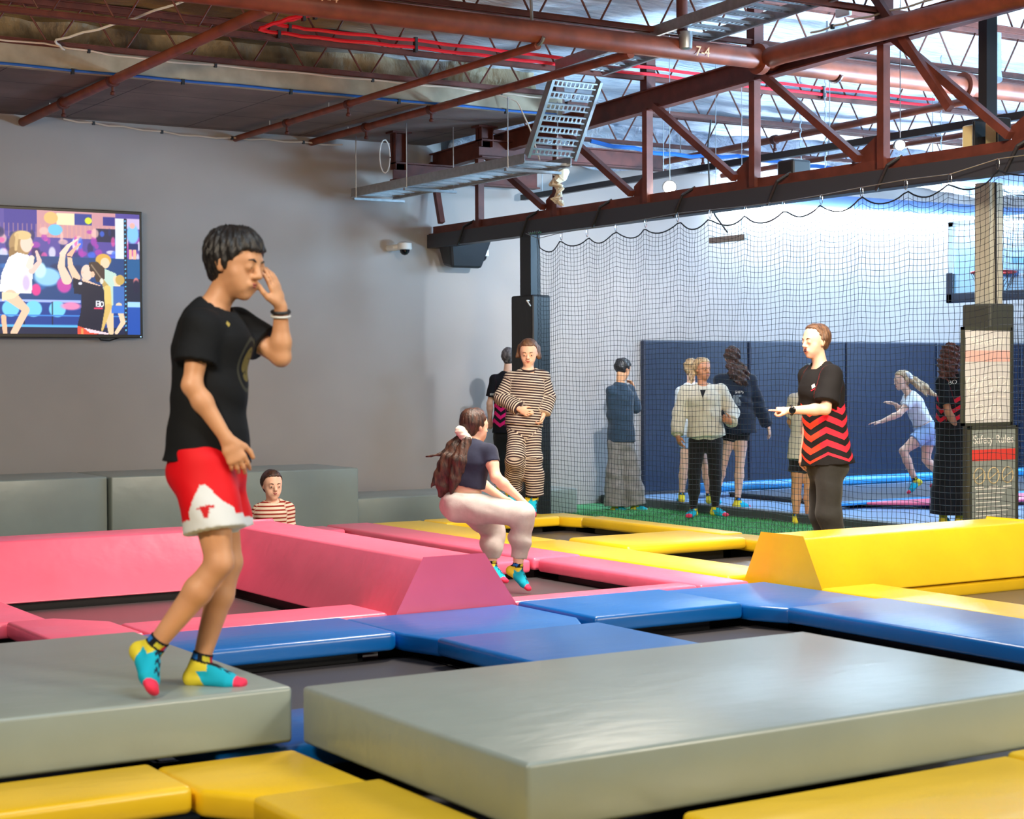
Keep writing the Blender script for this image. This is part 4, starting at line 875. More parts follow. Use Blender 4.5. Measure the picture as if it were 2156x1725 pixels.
def vcol(name, rough=.8):
    if name in MATS: return MATS[name]
    t = NT(name); t.set(Roughness=rough); t.b.inputs['Specular IOR Level'].default_value = .25; t.l(t.attr('pattern', 'Color'), t.b.inputs['Base Color']); t.bump(t.noise(500, 2), .25, .003); MATS[name] = t.m; return t.m
def hairm(name, c1, c2):
    if name in MATS: return MATS[name]
    t = NT(name); t.set(Roughness=.42); t.l(t.ramp(t.noise(60, 4, stretch=(1, 1, .25)), [(.35, c1), (.68, c2)]), t.b.inputs['Base Color'])
    t.bump(t.noise(260, 3, stretch=(1, 1, .12)), .7, .004); MATS[name] = t.m; return t.m
SOCKM = vcol('bounce_sock'); EYEW = mat('eye_white', srgb(226, 220, 214), .25); EYED = mat('eye_iris', srgb(48, 32, 24), .15); LIPS = mat('lips', srgb(176, 92, 84), .45); MOUTH = mat('mouth_dark', srgb(70, 24, 24), .5)
# ------------------------------------------------------------------ anatomy
def hand(W, tip, n, th, s, curl=(.25, .35, .3), point=False, k=.006):
    d = nrm(np.array(tip)-W); n = np.array(n, float); n = nrm(n-d*(n@d)); th = np.array(th, float); th = nrm(th-d*(th@d)-n*(th@n)); P = []
    P.append(Prim(W-d*.01*s, W+d*.035*s, (.024*s, .018*s), (.034*s, .016*s), th, .01)); P.append(Prim(W+d*.035*s, W+d*.078*s, (.034*s, .016*s), (.038*s, .012*s), th, .01))
    for i, (o, L, r) in enumerate(((.029, .070, .0085), (.0095, .079, .0088), (-.0095, .073, .0085), (-.0275, .056, .0075))):
        c = curl if not (point and i == 0) else (.02, .03, .02)
        if point and i > 0: c = (1.1, 1.4, .8)
        p = W+d*(.080-abs(i-1)*.004)*s+th*o*s; an = -.02; dirs = d+th*(o*1.6 if not point else 0)
        for j, f in enumerate((.46, .31, .23)):
            an += c[j]*(1+.12*i); q = p+(nrm(dirs)*math.cos(an)+n*math.sin(an))*L*f*s; P.append(Prim(p, q, (r*(1-.08*j))*s, (r*(.93-.08*j))*s, None, .004)); p = q
    b = W+d*.018*s+th*.020*s; m1 = W+d*.050*s+th*.046*s+n*.012*s; m2 = m1+(d*.8+th*.35+n*.25)*.030*s; m3 = m2+(d*.95+th*.05+n*.25)*.026*s
    if point: m2 = m1+(d*.7-th*.2+n*.6)*.028*s; m3 = m2+(d*.8-th*.5+n*.3)*.024*s
    P += [Prim(b, m1, .015*s, .0125*s, None, .012), Prim(m1, m2, .0115*s, .0098*s, None, .004), Prim(m2, m3, .0098*s, .008*s, None, .004)]
    return P
def foot(A, T, s, up=None, infl=0):
    A = np.array(A, float); d = np.array(T, float)-A
    up = np.array([0, 0, 1.]) if up is None else np.array(up, float)
    t = nrm(d-up*(d@up)) if up is not None else nrm(d); up = nrm(up-t*(up@t)); sd = np.cross(t, up); i = infl
    he = A-up*.045*s-t*.028*s; ba = A+t*.105*s-up*.058*s; to = A+t*.155*s-up*.062*s; ins = A+t*.05*s-up*.026*s
    return [Prim(A+up*.0*s, he, (.034*s+i), (.031*s+i), sd, .015, tag=1), Prim(he-up*.004*s, ba, (.029*s+i, .022*s+i), (.042*s+i, .022*s+i), sd, .02, tag=1), Prim(ins, ba+up*.008*s, (.030*s+i, .028*s+i), (.036*s+i, .022*s+i), sd, .02, tag=1),
            Prim(ba, to, (.040*s+i, .020*s+i), (.032*s+i, .015*s+i), sd, .012, tag=1)], t, up
def headp(c, f, u, s):
    l = np.cross(u, f); g = lambda x, y, z: c+(l*x+f*y+u*z)*s; P = []; E = lambda a, b, ra, rb, k=.02, op='add', side=l: P.append(Prim(a, b, tuple(q*s for q in ra), tuple(q*s for q in rb), side, k*s, op))
    E(g(0, -.028, .036), g(0, .010, .040), (.076, .086), (.074, .083)); E(g(0, .012, .005), g(0, .030, -.045), (.066, .060), (.055, .048), .03); E(g(0, .035, -.05), g(0, .056, -.088), (.048, .036), (.022, .017), .03)
    E(g(.040, .040, -.020), g(.022, .052, -.06), (.024, .022), (.020, .018), .02); E(g(-.040, .040, -.020), g(-.022, .052, -.06), (.024, .022), (.020, .018), .02)
    E(g(-.03, .072, .026), g(.03, .072, .026), (.012, .012), (.012, .012), .02); E(g(0, .080, .016), g(0, .101, -.022), (.008, .010), (.0125, .0105), .012)
    E(g(-.012, .088, -.026), g(.012, .088, -.026), (.0075, .0075), (.0075, .0075), .008); E(g(-.017, .079, -.052), g(.017, .079, -.052), (.010, .009), (.010, .009), .012)
    for q in (-1, 1):
        P.append(Prim(g(q*.031, .098, .006), g(q*.033, .095, .006), .0145*s, .0145*s, None, .0, 'sub'))
        E(g(q*.031, .072, .004), g(q*.031, .0735, .004), (.014, .014), (.014, .014), .006); E(g(q*.077, -.012, .012), g(q*.073, -.004, -.020), (.008, .019), (.006, .011), .006, side=l)
    return P
def ball(mb, c, r, n=10):
    c = np.array(c, float); mb.lathe(c-np.array([0, 0, r]), (0, 0, 1), [(r*(1-math.cos(a)), r*math.sin(a)) for a in np.linspace(0.01, math.pi-.01, n)], 12)
def face(c, f, u, s, par, browm, mouth='closed', closed=False, skinm=None):
    l = np.cross(u, f); g = lambda x, y, z: c+(l*x+f*y+u*z)*s
    for q in (-1, 1):
        if closed: MB().tube([g(q*.021, .087, .0), g(q*.031, .0895, -.003), g(q*.041, .084, .0)], .002*s, 6).build('eyelid', browm, par, smooth=2)
        else:
            mb = MB(); ball(mb, g(q*.031, .0738, .004), .0120*s); eb = mb.build('eyeball', EYEW, par, smooth=2)
            mb = MB(); ball(mb, g(q*.031, .0792, .003), .0078*s); mb.build('iris', EYED, eb, smooth=2)
    for q in (-1, 1): MB().tube([g(q*.016, .0895, .024), g(q*.030, .0885, .030), g(q*.045, .078, .026)], [.0028*s, .0036*s, .0018*s], 6).build('eyebrow', browm, par, smooth=2)
    if mouth == 'open':
        mb = MB(); mb.tube([g(-.013, .083, -.054), g(0, .088, -.054), g(.013, .083, -.054)], [.006*s, .0105*s, .006*s], 10); mb.build('open_mouth', MOUTH, par, smooth=2)
        mb = MB(); mb.tube([g(.018*math.cos(a), .0885-.007*math.cos(a)**2, -.054+.012*math.sin(a)) for a in np.linspace(0, 6.283, 18, endpoint=False)], .0035*s, 6, closed=True); mb.build('lips', LIPS, par, smooth=2)
    else:
        w_ = .024 if mouth == 'smile' else .019; mb = MB(); dz = .006 if mouth == 'smile' else 0
        mb.tube([g(-w_, .080, -.050+dz), g(-w_*.4, .0895, -.0485), g(0, .0905, -.050), g(w_*.4, .0895, -.0485), g(w_, .080, -.050+dz)], [.0015*s, .0036*s, .0036*s, .0036*s, .0015*s], 6)
        mb.tube([g(-w_*.85, .081, -.054+dz*.6), g(0, .0895, -.0575), g(w_*.85, .081, -.054+dz*.6)], [.0015*s, .0046*s, .0015*s], 6); mb.build('lips', LIPS, par, smooth=2)
def person(label, K, J, s, face_dir, front, skinm, hairmat, hair, top, bottom, hands=None, feet=None, vox=.009, mouth='closed', closed=False, w=1.0, head_up=(0, 1, 0), group=None, limb=1.0, headscale=None, head_s=None, barefoot=False):
    P = {k: atd(v[0], v[1], K+(v[2] if len(v) > 2 else 0)) for k, v in J.items()}
    root = empty('person', ((P['anL']+P['anR'])/2*np.array([1, 1, 0])+np.array([0, 0, min(P['toL'][2], P['toR'][2])]))[:3], label, 'person', group)
    hs = head_s or s; f = VV(*face_dir); u = VV(*head_up); u = nrm(u-f*(u@f)); l = np.cross(u, f)
    up = nrm(P['neck']-P['pelvis']); fr = VV(*front); fr = nrm(fr-up*(fr@up)); sd = np.cross(up, fr); TL = np.linalg.norm(P['neck']-P['pelvis'])
    tp = lambda q, o=0: P['pelvis']+up*TL*q+fr*o*s
    B = []; A = lambda a, b, ra, rb, k=.03, side=None: B.append(Prim(a, b, tuple(np.array(ra)*s) if isinstance(ra, tuple) else ra*s, tuple(np.array(rb)*s) if isinstance(rb, tuple) else rb*s, side, k*s))
    A(tp(-.06), tp(.14), (.135*w, .095*w), (.130*w, .092*w), .04, sd); A(tp(.14), tp(.42), (.130*w, .092*w), (.112*w, .080*w), .04, sd); A(tp(.42), tp(.74, .005), (.112*w, .080*w), (.138*w, .098*w), .04, sd); A(tp(.74, .005), tp(.92, -.01), (.138*w, .098*w), (.095*w, .062*w), .04, sd)
    hb = P['head']-u*.06*hs-f*.015*hs
    A(P['neck']-up*.02*s, hb, .050, .047*hs/s, .025)
    for q in 'LR':
        sh, el, wr = P['sh'+q], P['el'+q], P['wr'+q]
        A(tp(.88, -.01), sh, .048, .046, .03); A(sh, sh+(el-sh)*.45, .047*limb, .042*limb, .025); A(sh+(el-sh)*.45, el, .042*limb, .034*limb, .02); A(el, el+(wr-el)*.3, .036*limb, .037*limb, .02); A(el+(wr-el)*.3, wr, .037*limb, .0235*limb, .02)
        hp, kn, an, to = P['hip'+q], P['kn'+q], P['an'+q], P['to'+q]
        A(hp, hp+(kn-hp)*.5, .083*limb, .070*limb, .04); A(hp+(kn-hp)*.5, kn, .070*limb, .050*limb, .02)
        bk = nrm(np.cross(np.cross(kn-hp, an-kn)+1e-6*sd, an-kn)); cf = kn+(an-kn)*.32
        A(kn, cf, .049*limb, .052*limb, .02); A(cf, an, .052*limb, .031*limb, .02)
        fu = (feet or {}).get(q)
        fp, ft, fup = foot(an, to, s*1.02, None if fu is None else VV(*fu)); B += fp; P['ft'+q] = ft; P['fu'+q] = fup
        hd = (hands or {}).get(q)
        if hd: B += hand(wr, P['ha'+q], VV(*hd[0]), VV(*hd[1]), s*1.0, hd[2] if len(hd) > 2 else (.25, .35, .3), point=len(hd) > 3)
        else: B += hand(wr, wr+(wr-el), fr, sd if q == 'L' else -sd, s)
    B += headp(P['head'], f, u, hs)
    body = mesh_sdf('body', B, vox, skinm, root)
    face(P['head'], f, u, hs, root, hairmat, mouth, closed)
    # hair
    c = P['head']; g = lambda x, y, z: c+(l*x+f*y+u*z)*hs; H = []
    H.append(Prim(g(0, -.030, .040), g(0, .010, .046), (.086*hs, .095*hs), (hair.get('vol', .0795)*hs, .089*hs), l, .02)); zt = hair.get('low', -.055)
    for q in (-1, 1): H.append(Prim(g(q*.060, -.030, .030), g(q*.060, .004, .004), (.022*hs, .024*hs), (.020*hs, .022*hs), l, .02))
    H.append(Prim(g(0, -.045, .02), g(0, -.045, -.03), (.070*hs, .052*hs), (.055*hs, .040*hs), l, .02))
    for ch in hair.get('locks', []):
        pts = [atd(a[0], a[1], K+a[2]) for a in ch]
        for i in range(len(pts)-1):
            ra, rb = ch[i][3], ch[i+1][3]; H.append(Prim(pts[i], pts[i+1], (ra, ra*.6), (rb, rb*.6), CR, .02, tag=3))
    fz = hair.get('line', ([-.2, -.09, -.03, .02, .050, .070, .090, .3], [-.04, -.04, .005, .018, .036, .066, .30, .30]))
    loose = hair.get('locks')
    def post(X, Y, Z):
        qx, qy, qz = (X-c[0])/hs, (Y-c[1])/hs, (Z-c[2])/hs
        y = qx*f[0]+qy*f[1]+qz*f[2]; z = qx*u[0]+qy*u[1]+qz*u[2]; x = qx*l[0]+qy*l[1]+qz*l[2]
        y0 = np.interp(z, *fz)+hair.get('side', 0)*np.clip((np.abs(x)-.05)*10, 0, 1)
        y0 = y0-.016*np.exp(-((np.abs(x)-.052)/.016)**2)*(z > .03)+.004*np.sin(x*310+z*90)+.003*np.sin(x*170-z*200); r = (y-y0)*.8; r = np.maximum(r, (zt-z)) if not loose else np.where((y > -.2), r, r)
        if loose: r = np.where(np.abs(x)+np.abs(y) > .17, -1, r)
        return r*hs
    def rip(X, Y, Z):
        qx, qy, qz = (X-c[0])/hs, (Y-c[1])/hs, (Z-c[2])/hs; xx = qx*l[0]+qy*l[1]+qz*l[2]; yy = qx*f[0]+qy*f[1]+qz*f[2]+.03; az = np.arctan2(xx, yy)
        return hair.get('amp', .0025)*(np.sin(az*23+Z*hair.get('zf', 30))*.8+np.sin(az*37-Z*50+2)*.6+np.sin(Z*hair.get('curl', 12)+X*60)*hair.get('wave', .4))
    hr = mesh_sdf('hair', H, min(vox, .008) if vox < .009 else .008, hairmat, root, rip, post)
    if 'band' in hair:
        b_ = hair['band']; mesh_sdf('hair_tie', [Prim(atd(b_[0]-b_[3], b_[1]-b_[4], K+b_[2]), atd(b_[0]+b_[3], b_[1]+b_[4], K+b_[2]), b_[5], b_[5]*.9, None, .01)], .006, b_[6], root, wrinkle(.004, 4))
    # top
    def st_top(V, tg, S_):
        q = V-P['pelvis']; x = q@sd; y = q@fr; z = q@up; return np.stack([np.arctan2(x, y)*.15, np.where(tg == 2, S_, z), (tg == 2)*1.0], 1)
    G = []; lo = top.get('loose', .014)/s; hem = top.get('hem', -.05); fl = top.get('flare', .01)
    def a2(a, b, ra, rb, k=.035, flat=(0, 0), tag=1, c0=0, side=sd): G.append(Prim(a, b, tuple(np.array(ra)*s), tuple(np.array(rb)*s), side, k*s, 'add', flat, tag, c0))
    tw, td = top.get('wd', (1, 1)); fo = top.get('belly', 0)
    a2(tp(hem, fo*.5), tp(.15, fo), ((.140*w+lo+fl)*tw, (.102*w+lo+fl)*td), ((.134*w+lo)*tw, (.098*w+lo)*td), flat=(1, 0)) if hem < .14 else None
    a2(tp(max(.14, hem)), tp(.44), ((.134*w+lo)*tw, (.096*w+lo)*td), ((.122*w+lo)*tw, (.090*w+lo)*td), flat=(1 if hem >= .14 else 0, 0)); a2(tp(.44), tp(.75, .005), ((.122*w+lo)*tw, (.090*w+lo)*td), ((.140*w+lo*.8)*tw, (.100*w+lo*.8)*td)); a2(tp(.75, .005), tp(.93, -.012), ((.140*w+lo*.8)*tw, (.100*w+lo*.8)*td), (.098*w+lo*.3, .066*w+lo*.3))
    sr = top.get('sleeve_r', (.056, .062)); sf = top.get('sleeve', .6)
    for q in 'LR':
        sh, el, wr = P['sh'+q], P['el'+q], P['wr'+q]; a2(tp(.86, -.01), sh, (.054+lo*.3,)*2, (.052+lo*.4,)*2)
        L1 = np.linalg.norm(el-sh)
        if sf <= 1: a2(sh, sh+(el-sh)*sf, (sr[0],)*2, (sr[1],)*2, .03, (0, 1), 2)
        else:
            e2 = el+(wr-el)*min(sf-1, 1); a2(sh, el, (sr[0],)*2, ((sr[0]+sr[1])/2,)*2, .03, (0, 0), 2); a2(el, e2, ((sr[0]+sr[1])/2,)*2, (sr[1],)*2, .03, (0, 1), 2, L1)
            if top.get('cuff'): a2(e2-(e2-el)*.06, e2+nrm(e2-el)*.02, (top['cuff'],)*2, (top['cuff'],)*2, .01, (0, 1), 2, L1)
    nk = top.get('neck', .060)
    nd = nrm(P['head']-P['neck']); G.append(Prim(P['neck']-up*.012*s+fr*.010*s, P['neck']+nd*.16*s, nk*s, nk*s, None, 0, 'sub'))
    tm = mesh_sdf(top.get('name', 't_shirt'), G, min(vox, .008), top['mat'], root, wrinkle(top.get('wr', .0035), 1, len(label)), None, st_top)
    if top.get('collar') is not None:
        cc = P['neck']+up*.004*s+fr*.008*s; ring = []
        for a in np.linspace(0, 6.283, 22, endpoint=False): ring.append(cc+sd*nk*1.06*s*math.cos(a)+fr*nk*1.08*s*math.sin(a)-up*.022*s*math.sin(a))
        MB().tube(ring, .008*s, 8, closed=True).build('collar', top['collar'], tm, smooth=2)
    # bottoms
    G = []; lo = bottom.get('loose', .012)/s; rr = bottom.get('r', (.092, .078, .07, .06)); fr_ = bottom.get('len', 1.9)
    a2(tp(bottom.get('waist', .06)), tp(-.08), (.136*w+lo, .098*w+lo), (.142*w+lo, .108*w+lo), .04, (1, 0))
    for q in 'LR':
        hp, kn, an = P['hip'+q], P['kn'+q], P['an'+q]; L1 = np.linalg.norm(kn-hp)
        if fr_ <= 1: a2(hp, hp+(kn-hp)*fr_, (rr[0],)*2, (rr[1],)*2, .03, (0, 1), 2)
        else:
            a2(hp, kn, (rr[0],)*2, (rr[1],)*2, .03, (0, 0), 2); e = kn+(an-kn)*(fr_-1); m_ = kn+(e-kn)*.5
            a2(kn, m_, (rr[1],)*2, (rr[2],)*2, .03, (0, 0), 2, L1); a2(m_, e, (rr[2],)*2, (rr[3],)*2, .03, (0, 1), 2, L1+np.linalg.norm(m_-kn))
    def st_bot(V, tg, S_):
        q = V-P['pelvis']; return np.stack([np.arctan2(q@sd, q@fr)*.15, np.where(tg == 2, -S_, q@up), (tg == 2)*1.0], 1)
    bo = mesh_sdf(bottom.get('name', 'trousers'), G, min(vox, .008), bottom['mat'], root, wrinkle(bottom.get('wr', .004), .8, 3), None, st_bot, bottom.get('col'))
    # socks
    if not barefoot:
        for q in 'LR':
            an, to, kn = P['an'+q], P['to'+q], P['kn'+q]; fu = (feet or {}).get(q)
            fp, ft, fup = foot(an, to, s*1.02, None if fu is None else VV(*fu), .0035); leg = nrm(kn-an)
            fp.append(Prim(an-leg*.01*s, an+leg*.045*s, .0335*s+.003, .0345*s+.003, None, .01, 'add', (0, 1), 2)); sdv = np.cross(ft, fup)
            def scol(V, tg, S_, an=an, ft=ft, fup=fup, leg=leg, sdv=sdv):
                d = (V-an); x = d@ft/s; z = d@fup/s; h = d@leg/s; y = d@sdv/s; C_ = np.tile(np.array(srgb(20, 176, 206)[:3]), (len(V), 1))
                top_ = (np.abs(y) < .017) & (x > .0) & (x < .125) & (z > -.045+x*-.12) & (np.sin(x*190+np.sin(y*260)*1.5) > -.2); C_[top_] = srgb(14, 50, 76)[:3]
                ye = (x+z*.55 < -.012) | ((z > -.018) & (x < .035)); C_[ye & ~(top_ & (x > .02))] = srgb(232, 214, 60)[:3]; C_[x > .138] = srgb(240, 60, 96)[:3]
                cu = h > .012; C_[cu] = srgb(20, 22, 28)[:3]; an_ = np.arctan2(y, x); z1 = cu & (np.abs(h-.029) < .009)
                C_[z1 & (np.sin(an_*2.5) > .55)] = srgb(206, 196, 60)[:3]; C_[z1 & (np.sin(an_*2.5) < -.55)] = srgb(40, 120, 210)[:3]; C_[z1 & (np.abs(an_) < .25)] = srgb(190, 40, 60)[:3]
                return C_
            mesh_sdf('sock', fp, min(vox, .0065) if vox > .006 else .0035, SOCKM, root, None, None, None, scol)
    return root, P
SK1 = skin('skin_warm', srgb(214, 158, 118)); SK2 = skin('skin_light', srgb(232, 188, 162)); SK3 = skin('skin_tan', srgb(196, 134, 98))
HB = hairm('hair_black', srgb(18, 16, 18), srgb(46, 42, 42)); HD = hairm('hair_dark_brown', srgb(34, 22, 20), srgb(84, 52, 40)); HM = hairm('hair_brown', srgb(70, 48, 36), srgb(128, 92, 66)); HL = hairm('hair_blond', srgb(130, 100, 70), srgb(206, 172, 126)); HG = hairm('hair_grey_brown', srgb(48, 44, 46), srgb(120, 112, 112)); HR = hairm('hair_auburn', srgb(80, 40, 36), srgb(150, 96, 84))
BLK = cloth('black_cotton', srgb(20, 22, 26)); NAVYC = cloth('navy_cotton', srgb(36, 40, 62)); SWEAT = cloth('pale_sweat_cloth', srgb(188, 180, 178)); CREAM = cloth('cream_fleece', srgb(214, 206, 188), .9, .08, .4); BLKP = cloth('black_trouser', srgb(24, 24, 27)); JEAN = cloth('faded_black_denim', srgb(44, 44, 44)); WHT = cloth('white_cotton', srgb(224, 228, 234)); PALEB = cloth('pale_blue_denim', srgb(150, 178, 216)); GREYP = cloth('grey_flannel', srgb(132, 126, 122), nz=.2); HOOD = cloth('midnight_fleece', srgb(18, 30, 48)); TEAL = cloth('slate_blue_cotton', srgb(44, 62, 80))
RIB = cloth('rib_dark', srgb(48, 36, 40)); RIBR = cloth('rib_red', srgb(190, 40, 40))
# ---- boy in the foreground
t = NT('basketball_shorts'); t.set(Roughness=.6); t.b.inputs['Specular IOR Level'].default_value = .3
sx = t.n('ShaderNodeSeparateXYZ'); t.l(t.attr('st'), sx.inputs[0]); x_, z_, g_ = sx.outputs
t.l(t.attr('pattern', 'Color'), t.b.inputs['Base Color']); t.bump(t.noise(900, 2), .25, .003); SHORTS = t.m
bK = 6.05
t = NT('boy_shirt_print'); t.set(Roughness=.85); t.b.inputs['Specular IOR Level'].default_value = .25
sx = t.n('ShaderNodeSeparateXYZ'); t.l(t.attr('st'), sx.inputs[0]); x_, z_, g_ = sx.outputs
x0_ = x_; x_ = t.math('SUBTRACT', x_, .062); dz = t.math('SUBTRACT', z_, .327); rr_ = t.math('ADD', t.math('POWER', t.math('MULTIPLY', x_, 1/.080), 2), t.math('POWER', t.math('MULTIPLY', dz, 1/.098), 2))
ring = t.math('MULTIPLY', t.math('LESS_THAN', rr_, 1), t.math('GREATER_THAN', rr_, .72)); core = t.math('MULTIPLY', t.math('LESS_THAN', rr_, .38), t.math('GREATER_THAN', t.noise(38, 3), .44))
lg = t.math('LESS_THAN', t.math('ADD', t.math('ABSOLUTE', t.math('ADD', x0_, .075)), t.math('ABSOLUTE', t.math('SUBTRACT', z_, .462))), .011)
body_ = t.math('LESS_THAN', g_, .5)
c_ = t.mix(t.math('MULTIPLY', ring, body_), srgb(20, 22, 26), srgb(62, 62, 54)); c_ = t.mix(t.math('MULTIPLY', core, body_), c_, srgb(112, 100, 56)); c_ = t.mix(t.math('MULTIPLY', lg, body_), c_, srgb(170, 150, 80))
t.l(c_, t.b.inputs['Base Color']); t.bump(t.noise(26, 4), .3, .006); BOYT = t.m
bh, bk_ = atd(432, 985, bK-.075), atd(462, 1186, bK-.12)
b_ax = nrm(bk_-bh); b_fr = VV(.88, 0, .42); b_fr = nrm(b_fr-b_ax*(b_fr@b_ax)); b_sd = np.cross(b_ax, b_fr); b_sd = b_sd if b_sd@CF < 0 else -b_sd
def boy_shorts(V, tg, S_):
    # red basketball shorts: white hem, arched white side panel and a small red horned emblem shape, laid out along the thigh
    d = V-bh; s_ = d@b_ax; f_ = d@b_fr-.043; out = d@b_sd
    W = np.array(srgb(226, 230, 234)[:3]); Rd = np.array(srgb(226, 8, 24)[:3]); C_ = np.tile(Rd, (len(V), 1))
    Lh = np.linalg.norm(bk_-bh)*.66; C_[s_ > Lh-.042] = W
    arch = (np.abs(f_) < .012+np.clip((s_-.075)*.62, 0, .052)) & (s_ > .070) & (out > .01); C_[arch] = W
    b = (out > .01) & (np.abs(f_) < .017-(s_-.142)*.26) & (s_ > .142) & (s_ < .182); C_[b] = Rd*.8; C_[(out > .01) & (np.abs(f_) < .028) & (s_ > .144) & (s_ < .152)] = Rd*.8
    return C_
boy, BP = person('boy in black t-shirt and red basketball shorts standing on a grey block', bK,
    dict(head=(494, 561, 0), neck=(447, 641, 0), pelvis=(436, 962, 0), shL=(424, 690, -.13), shR=(495, 686, .14), elL=(404, 812, -.17), elR=(592, 752, .10), wrL=(478, 926, -.15), wrR=(591, 645, .06), haL=(514, 998, -.14), haR=(566, 562, .02),
         hipL=(432, 985, -.075), hipR=(446, 985, .085), knL=(462, 1186, -.12), knR=(482, 1184, .09), anL=(322, 1366, -.10), anR=(421, 1400, .07), toL=(348, 1440, -.22), toR=(520, 1424, .04)),
    .97, (.90, -.16, .40), (.88, 0, .42), SK1, HB, dict(line=([-.2, -.09, -.05, -.03, -.012, .01, .03, .05, .062, .075, .3], [-.045, -.045, -.03, .000, .014, .026, .046, .072, .096, .30, .30]), low=-.065, amp=.004, zf=70, vol=.085),
    dict(mat=BOYT, loose=.020, hem=-.03, flare=.012, sleeve=.60, sleeve_r=(.066, .074), neck=.060, wr=.0035, name='t_shirt', wd=(.98, 1.12)), dict(mat=SHORTS, len=.66, r=(.105, .112), loose=.022, col=boy_shorts, wr=.004, name='shorts', waist=.1),
    hands=dict(L=((-.3, 0, -.9), (.6, .3, -.3), (.35, .45, .3)), R=((-.9, .1, -.3), (-.35, .1, .6), (.12, .15, .1))), feet=dict(L=(.75, .55, -.05)), vox=.0055, head_s=1.06, head_up=(.1, 1, 0), limb=.96)
mb = MB(); W_ = BP['wrR']; dW = nrm(BP['elR']-W_); l1 = nrm(np.cross(dW, CF)); l2 = np.cross(dW, l1)
mb.tube([W_+dW*.02+(l1*math.cos(a)+l2*math.sin(a))*.031 for a in np.linspace(0, 6.283, 20, endpoint=False)], .006, 6, closed=True).build('wristband', BLACKV, boy, smooth=2)
MB().tube([W_+dW*.035+(l1*math.cos(a)+l2*math.sin(a))*.032 for a in np.linspace(0, 6.283, 20, endpoint=False)], .0045, 6, closed=True).build('wristband', WHITEP, boy, smooth=2)
# ---- crouching girl
girl, GP_ = person('crouching girl with long dark ponytail, navy crop top and pale sweatpants', 11.5,
    dict(head=(1000, 900, 0), neck=(995, 934, -.02), pelvis=(972, 1052, 0), shL=(964, 950, .0), shR=(1030, 952, -.10), elL=(1000, 1010, .22), elR=(1044, 1006, -.16), wrL=(1060, 1050, .25), wrR=(1094, 1050, -.12), haL=(1080, 1062, .25), haR=(1116, 1066, -.1),
         hipL=(985, 1072, .09), hipR=(962, 1068, -.08), knL=(1036, 1112, .28), knR=(1100, 1086, -.20), anL=(1036, 1192, .25), anR=(1090, 1196, -.14), toL=(1050, 1215, .2), toR=(1122, 1238, -.20)),
    .92, (.72, -.05, -.60), (.62, -.25, -.72), SK2, HD, dict(locks=[[(976, 916, -.02, .03), (962, 945, -.04, .075), (948, 985, -.06, .085), (934, 1025, -.06, .055), (926, 1046, -.06, .012)], [(970, 922, -.05, .03), (945, 965, -.08, .05), (925, 1000, -.08, .035), (906, 1028, -.08, .008)], [(972, 920, 0, .02), (952, 940, .02, .016), (925, 957, .02, .010), (893, 962, .02, .004)], [(985, 925, -.1, .03), (968, 970, -.12, .06), (958, 1010, -.12, .04), (950, 1040, -.12, .01)]], amp=.003, band=(977, 917, -.07, 7, 9, .038, cloth('scrunchie', srgb(226, 212, 200)))),
    dict(mat=NAVYC, loose=.010, hem=.27, sleeve=.42, sleeve_r=(.058, .060), wr=.003, name='crop_top', wd=(1.08, 1.1)), dict(mat=SWEAT, len=1.80, r=(.106, .088, .080, .055), loose=.014, wr=.010, name='sweatpants', waist=.10),
    hands=dict(R=((0, -1, 0), (.3, .2, -.6))), feet=dict(R=(.55, .75, .1), L=(.3, .9, 0)), vox=.008, mouth='smile', head_s=.97, limb=1.08, w=1.1)
# ---- striped pyjama girl
STR = striped('pyjama_stripe', srgb(56, 42, 48), srgb(200, 190, 176), .0215, .58)
person('smiling girl jumping in brown and white striped pyjamas', 14.5,
    dict(head=(1113, 745, 0), neck=(1112, 778, 0), pelvis=(1103, 893, 0), shL=(1076, 797, 0), shR=(1143, 795, 0), elL=(1054, 838, -.02), elR=(1156, 836, .03), wrL=(1094, 862, -.14), wrR=(1144, 874, -.05), haL=(1110, 870, -.18), haR=(1140, 890, -.08),
         hipL=(1087, 905, 0), hipR=(1120, 905, 0), knL=(1084, 964, -.10), knR=(1124, 964, -.04), anL=(1082, 1034, .12), anR=(1125, 1050, .02), toL=(1086, 1060, .05), toR=(1140, 1074, -.05)),
    .88, (-.08, -.22, .95), (-.1, -.05, 1), SK2, HM, dict(line=([-.2, -.09, -.03, .02, .045, .065, .085, .100, .3], [-.03, -.03, .0, .012, .024, .042, .074, .30, .30]), locks=[[(1096, 730, .03, .03), (1090, 752, .02, .018), (1094, 765, .0, .006)], [(1130, 732, .03, .03), (1135, 752, .02, .018), (1131, 766, .0, .006)]], amp=.002),
    dict(mat=STR, loose=.024, hem=-.02, sleeve=1.92, sleeve_r=(.060, .066), wr=.006, name='pyjama_top', collar=RIB, neck=.064, wd=(1.02, 1.1)), dict(mat=STR, len=1.92, r=(.090, .088, .088, .086), loose=.016, wr=.008, name='pyjama_trousers'),
    hands=dict(L=((.1, .2, -.9), (.3, .8, .2), (.3, .5, .4)), R=((-.8, 0, .2), (0, .1, .9), (.6, .8, .5))), feet=dict(R=(.85, .45, .1), L=(.8, .5, 0)), mouth='smile', head_s=.95)
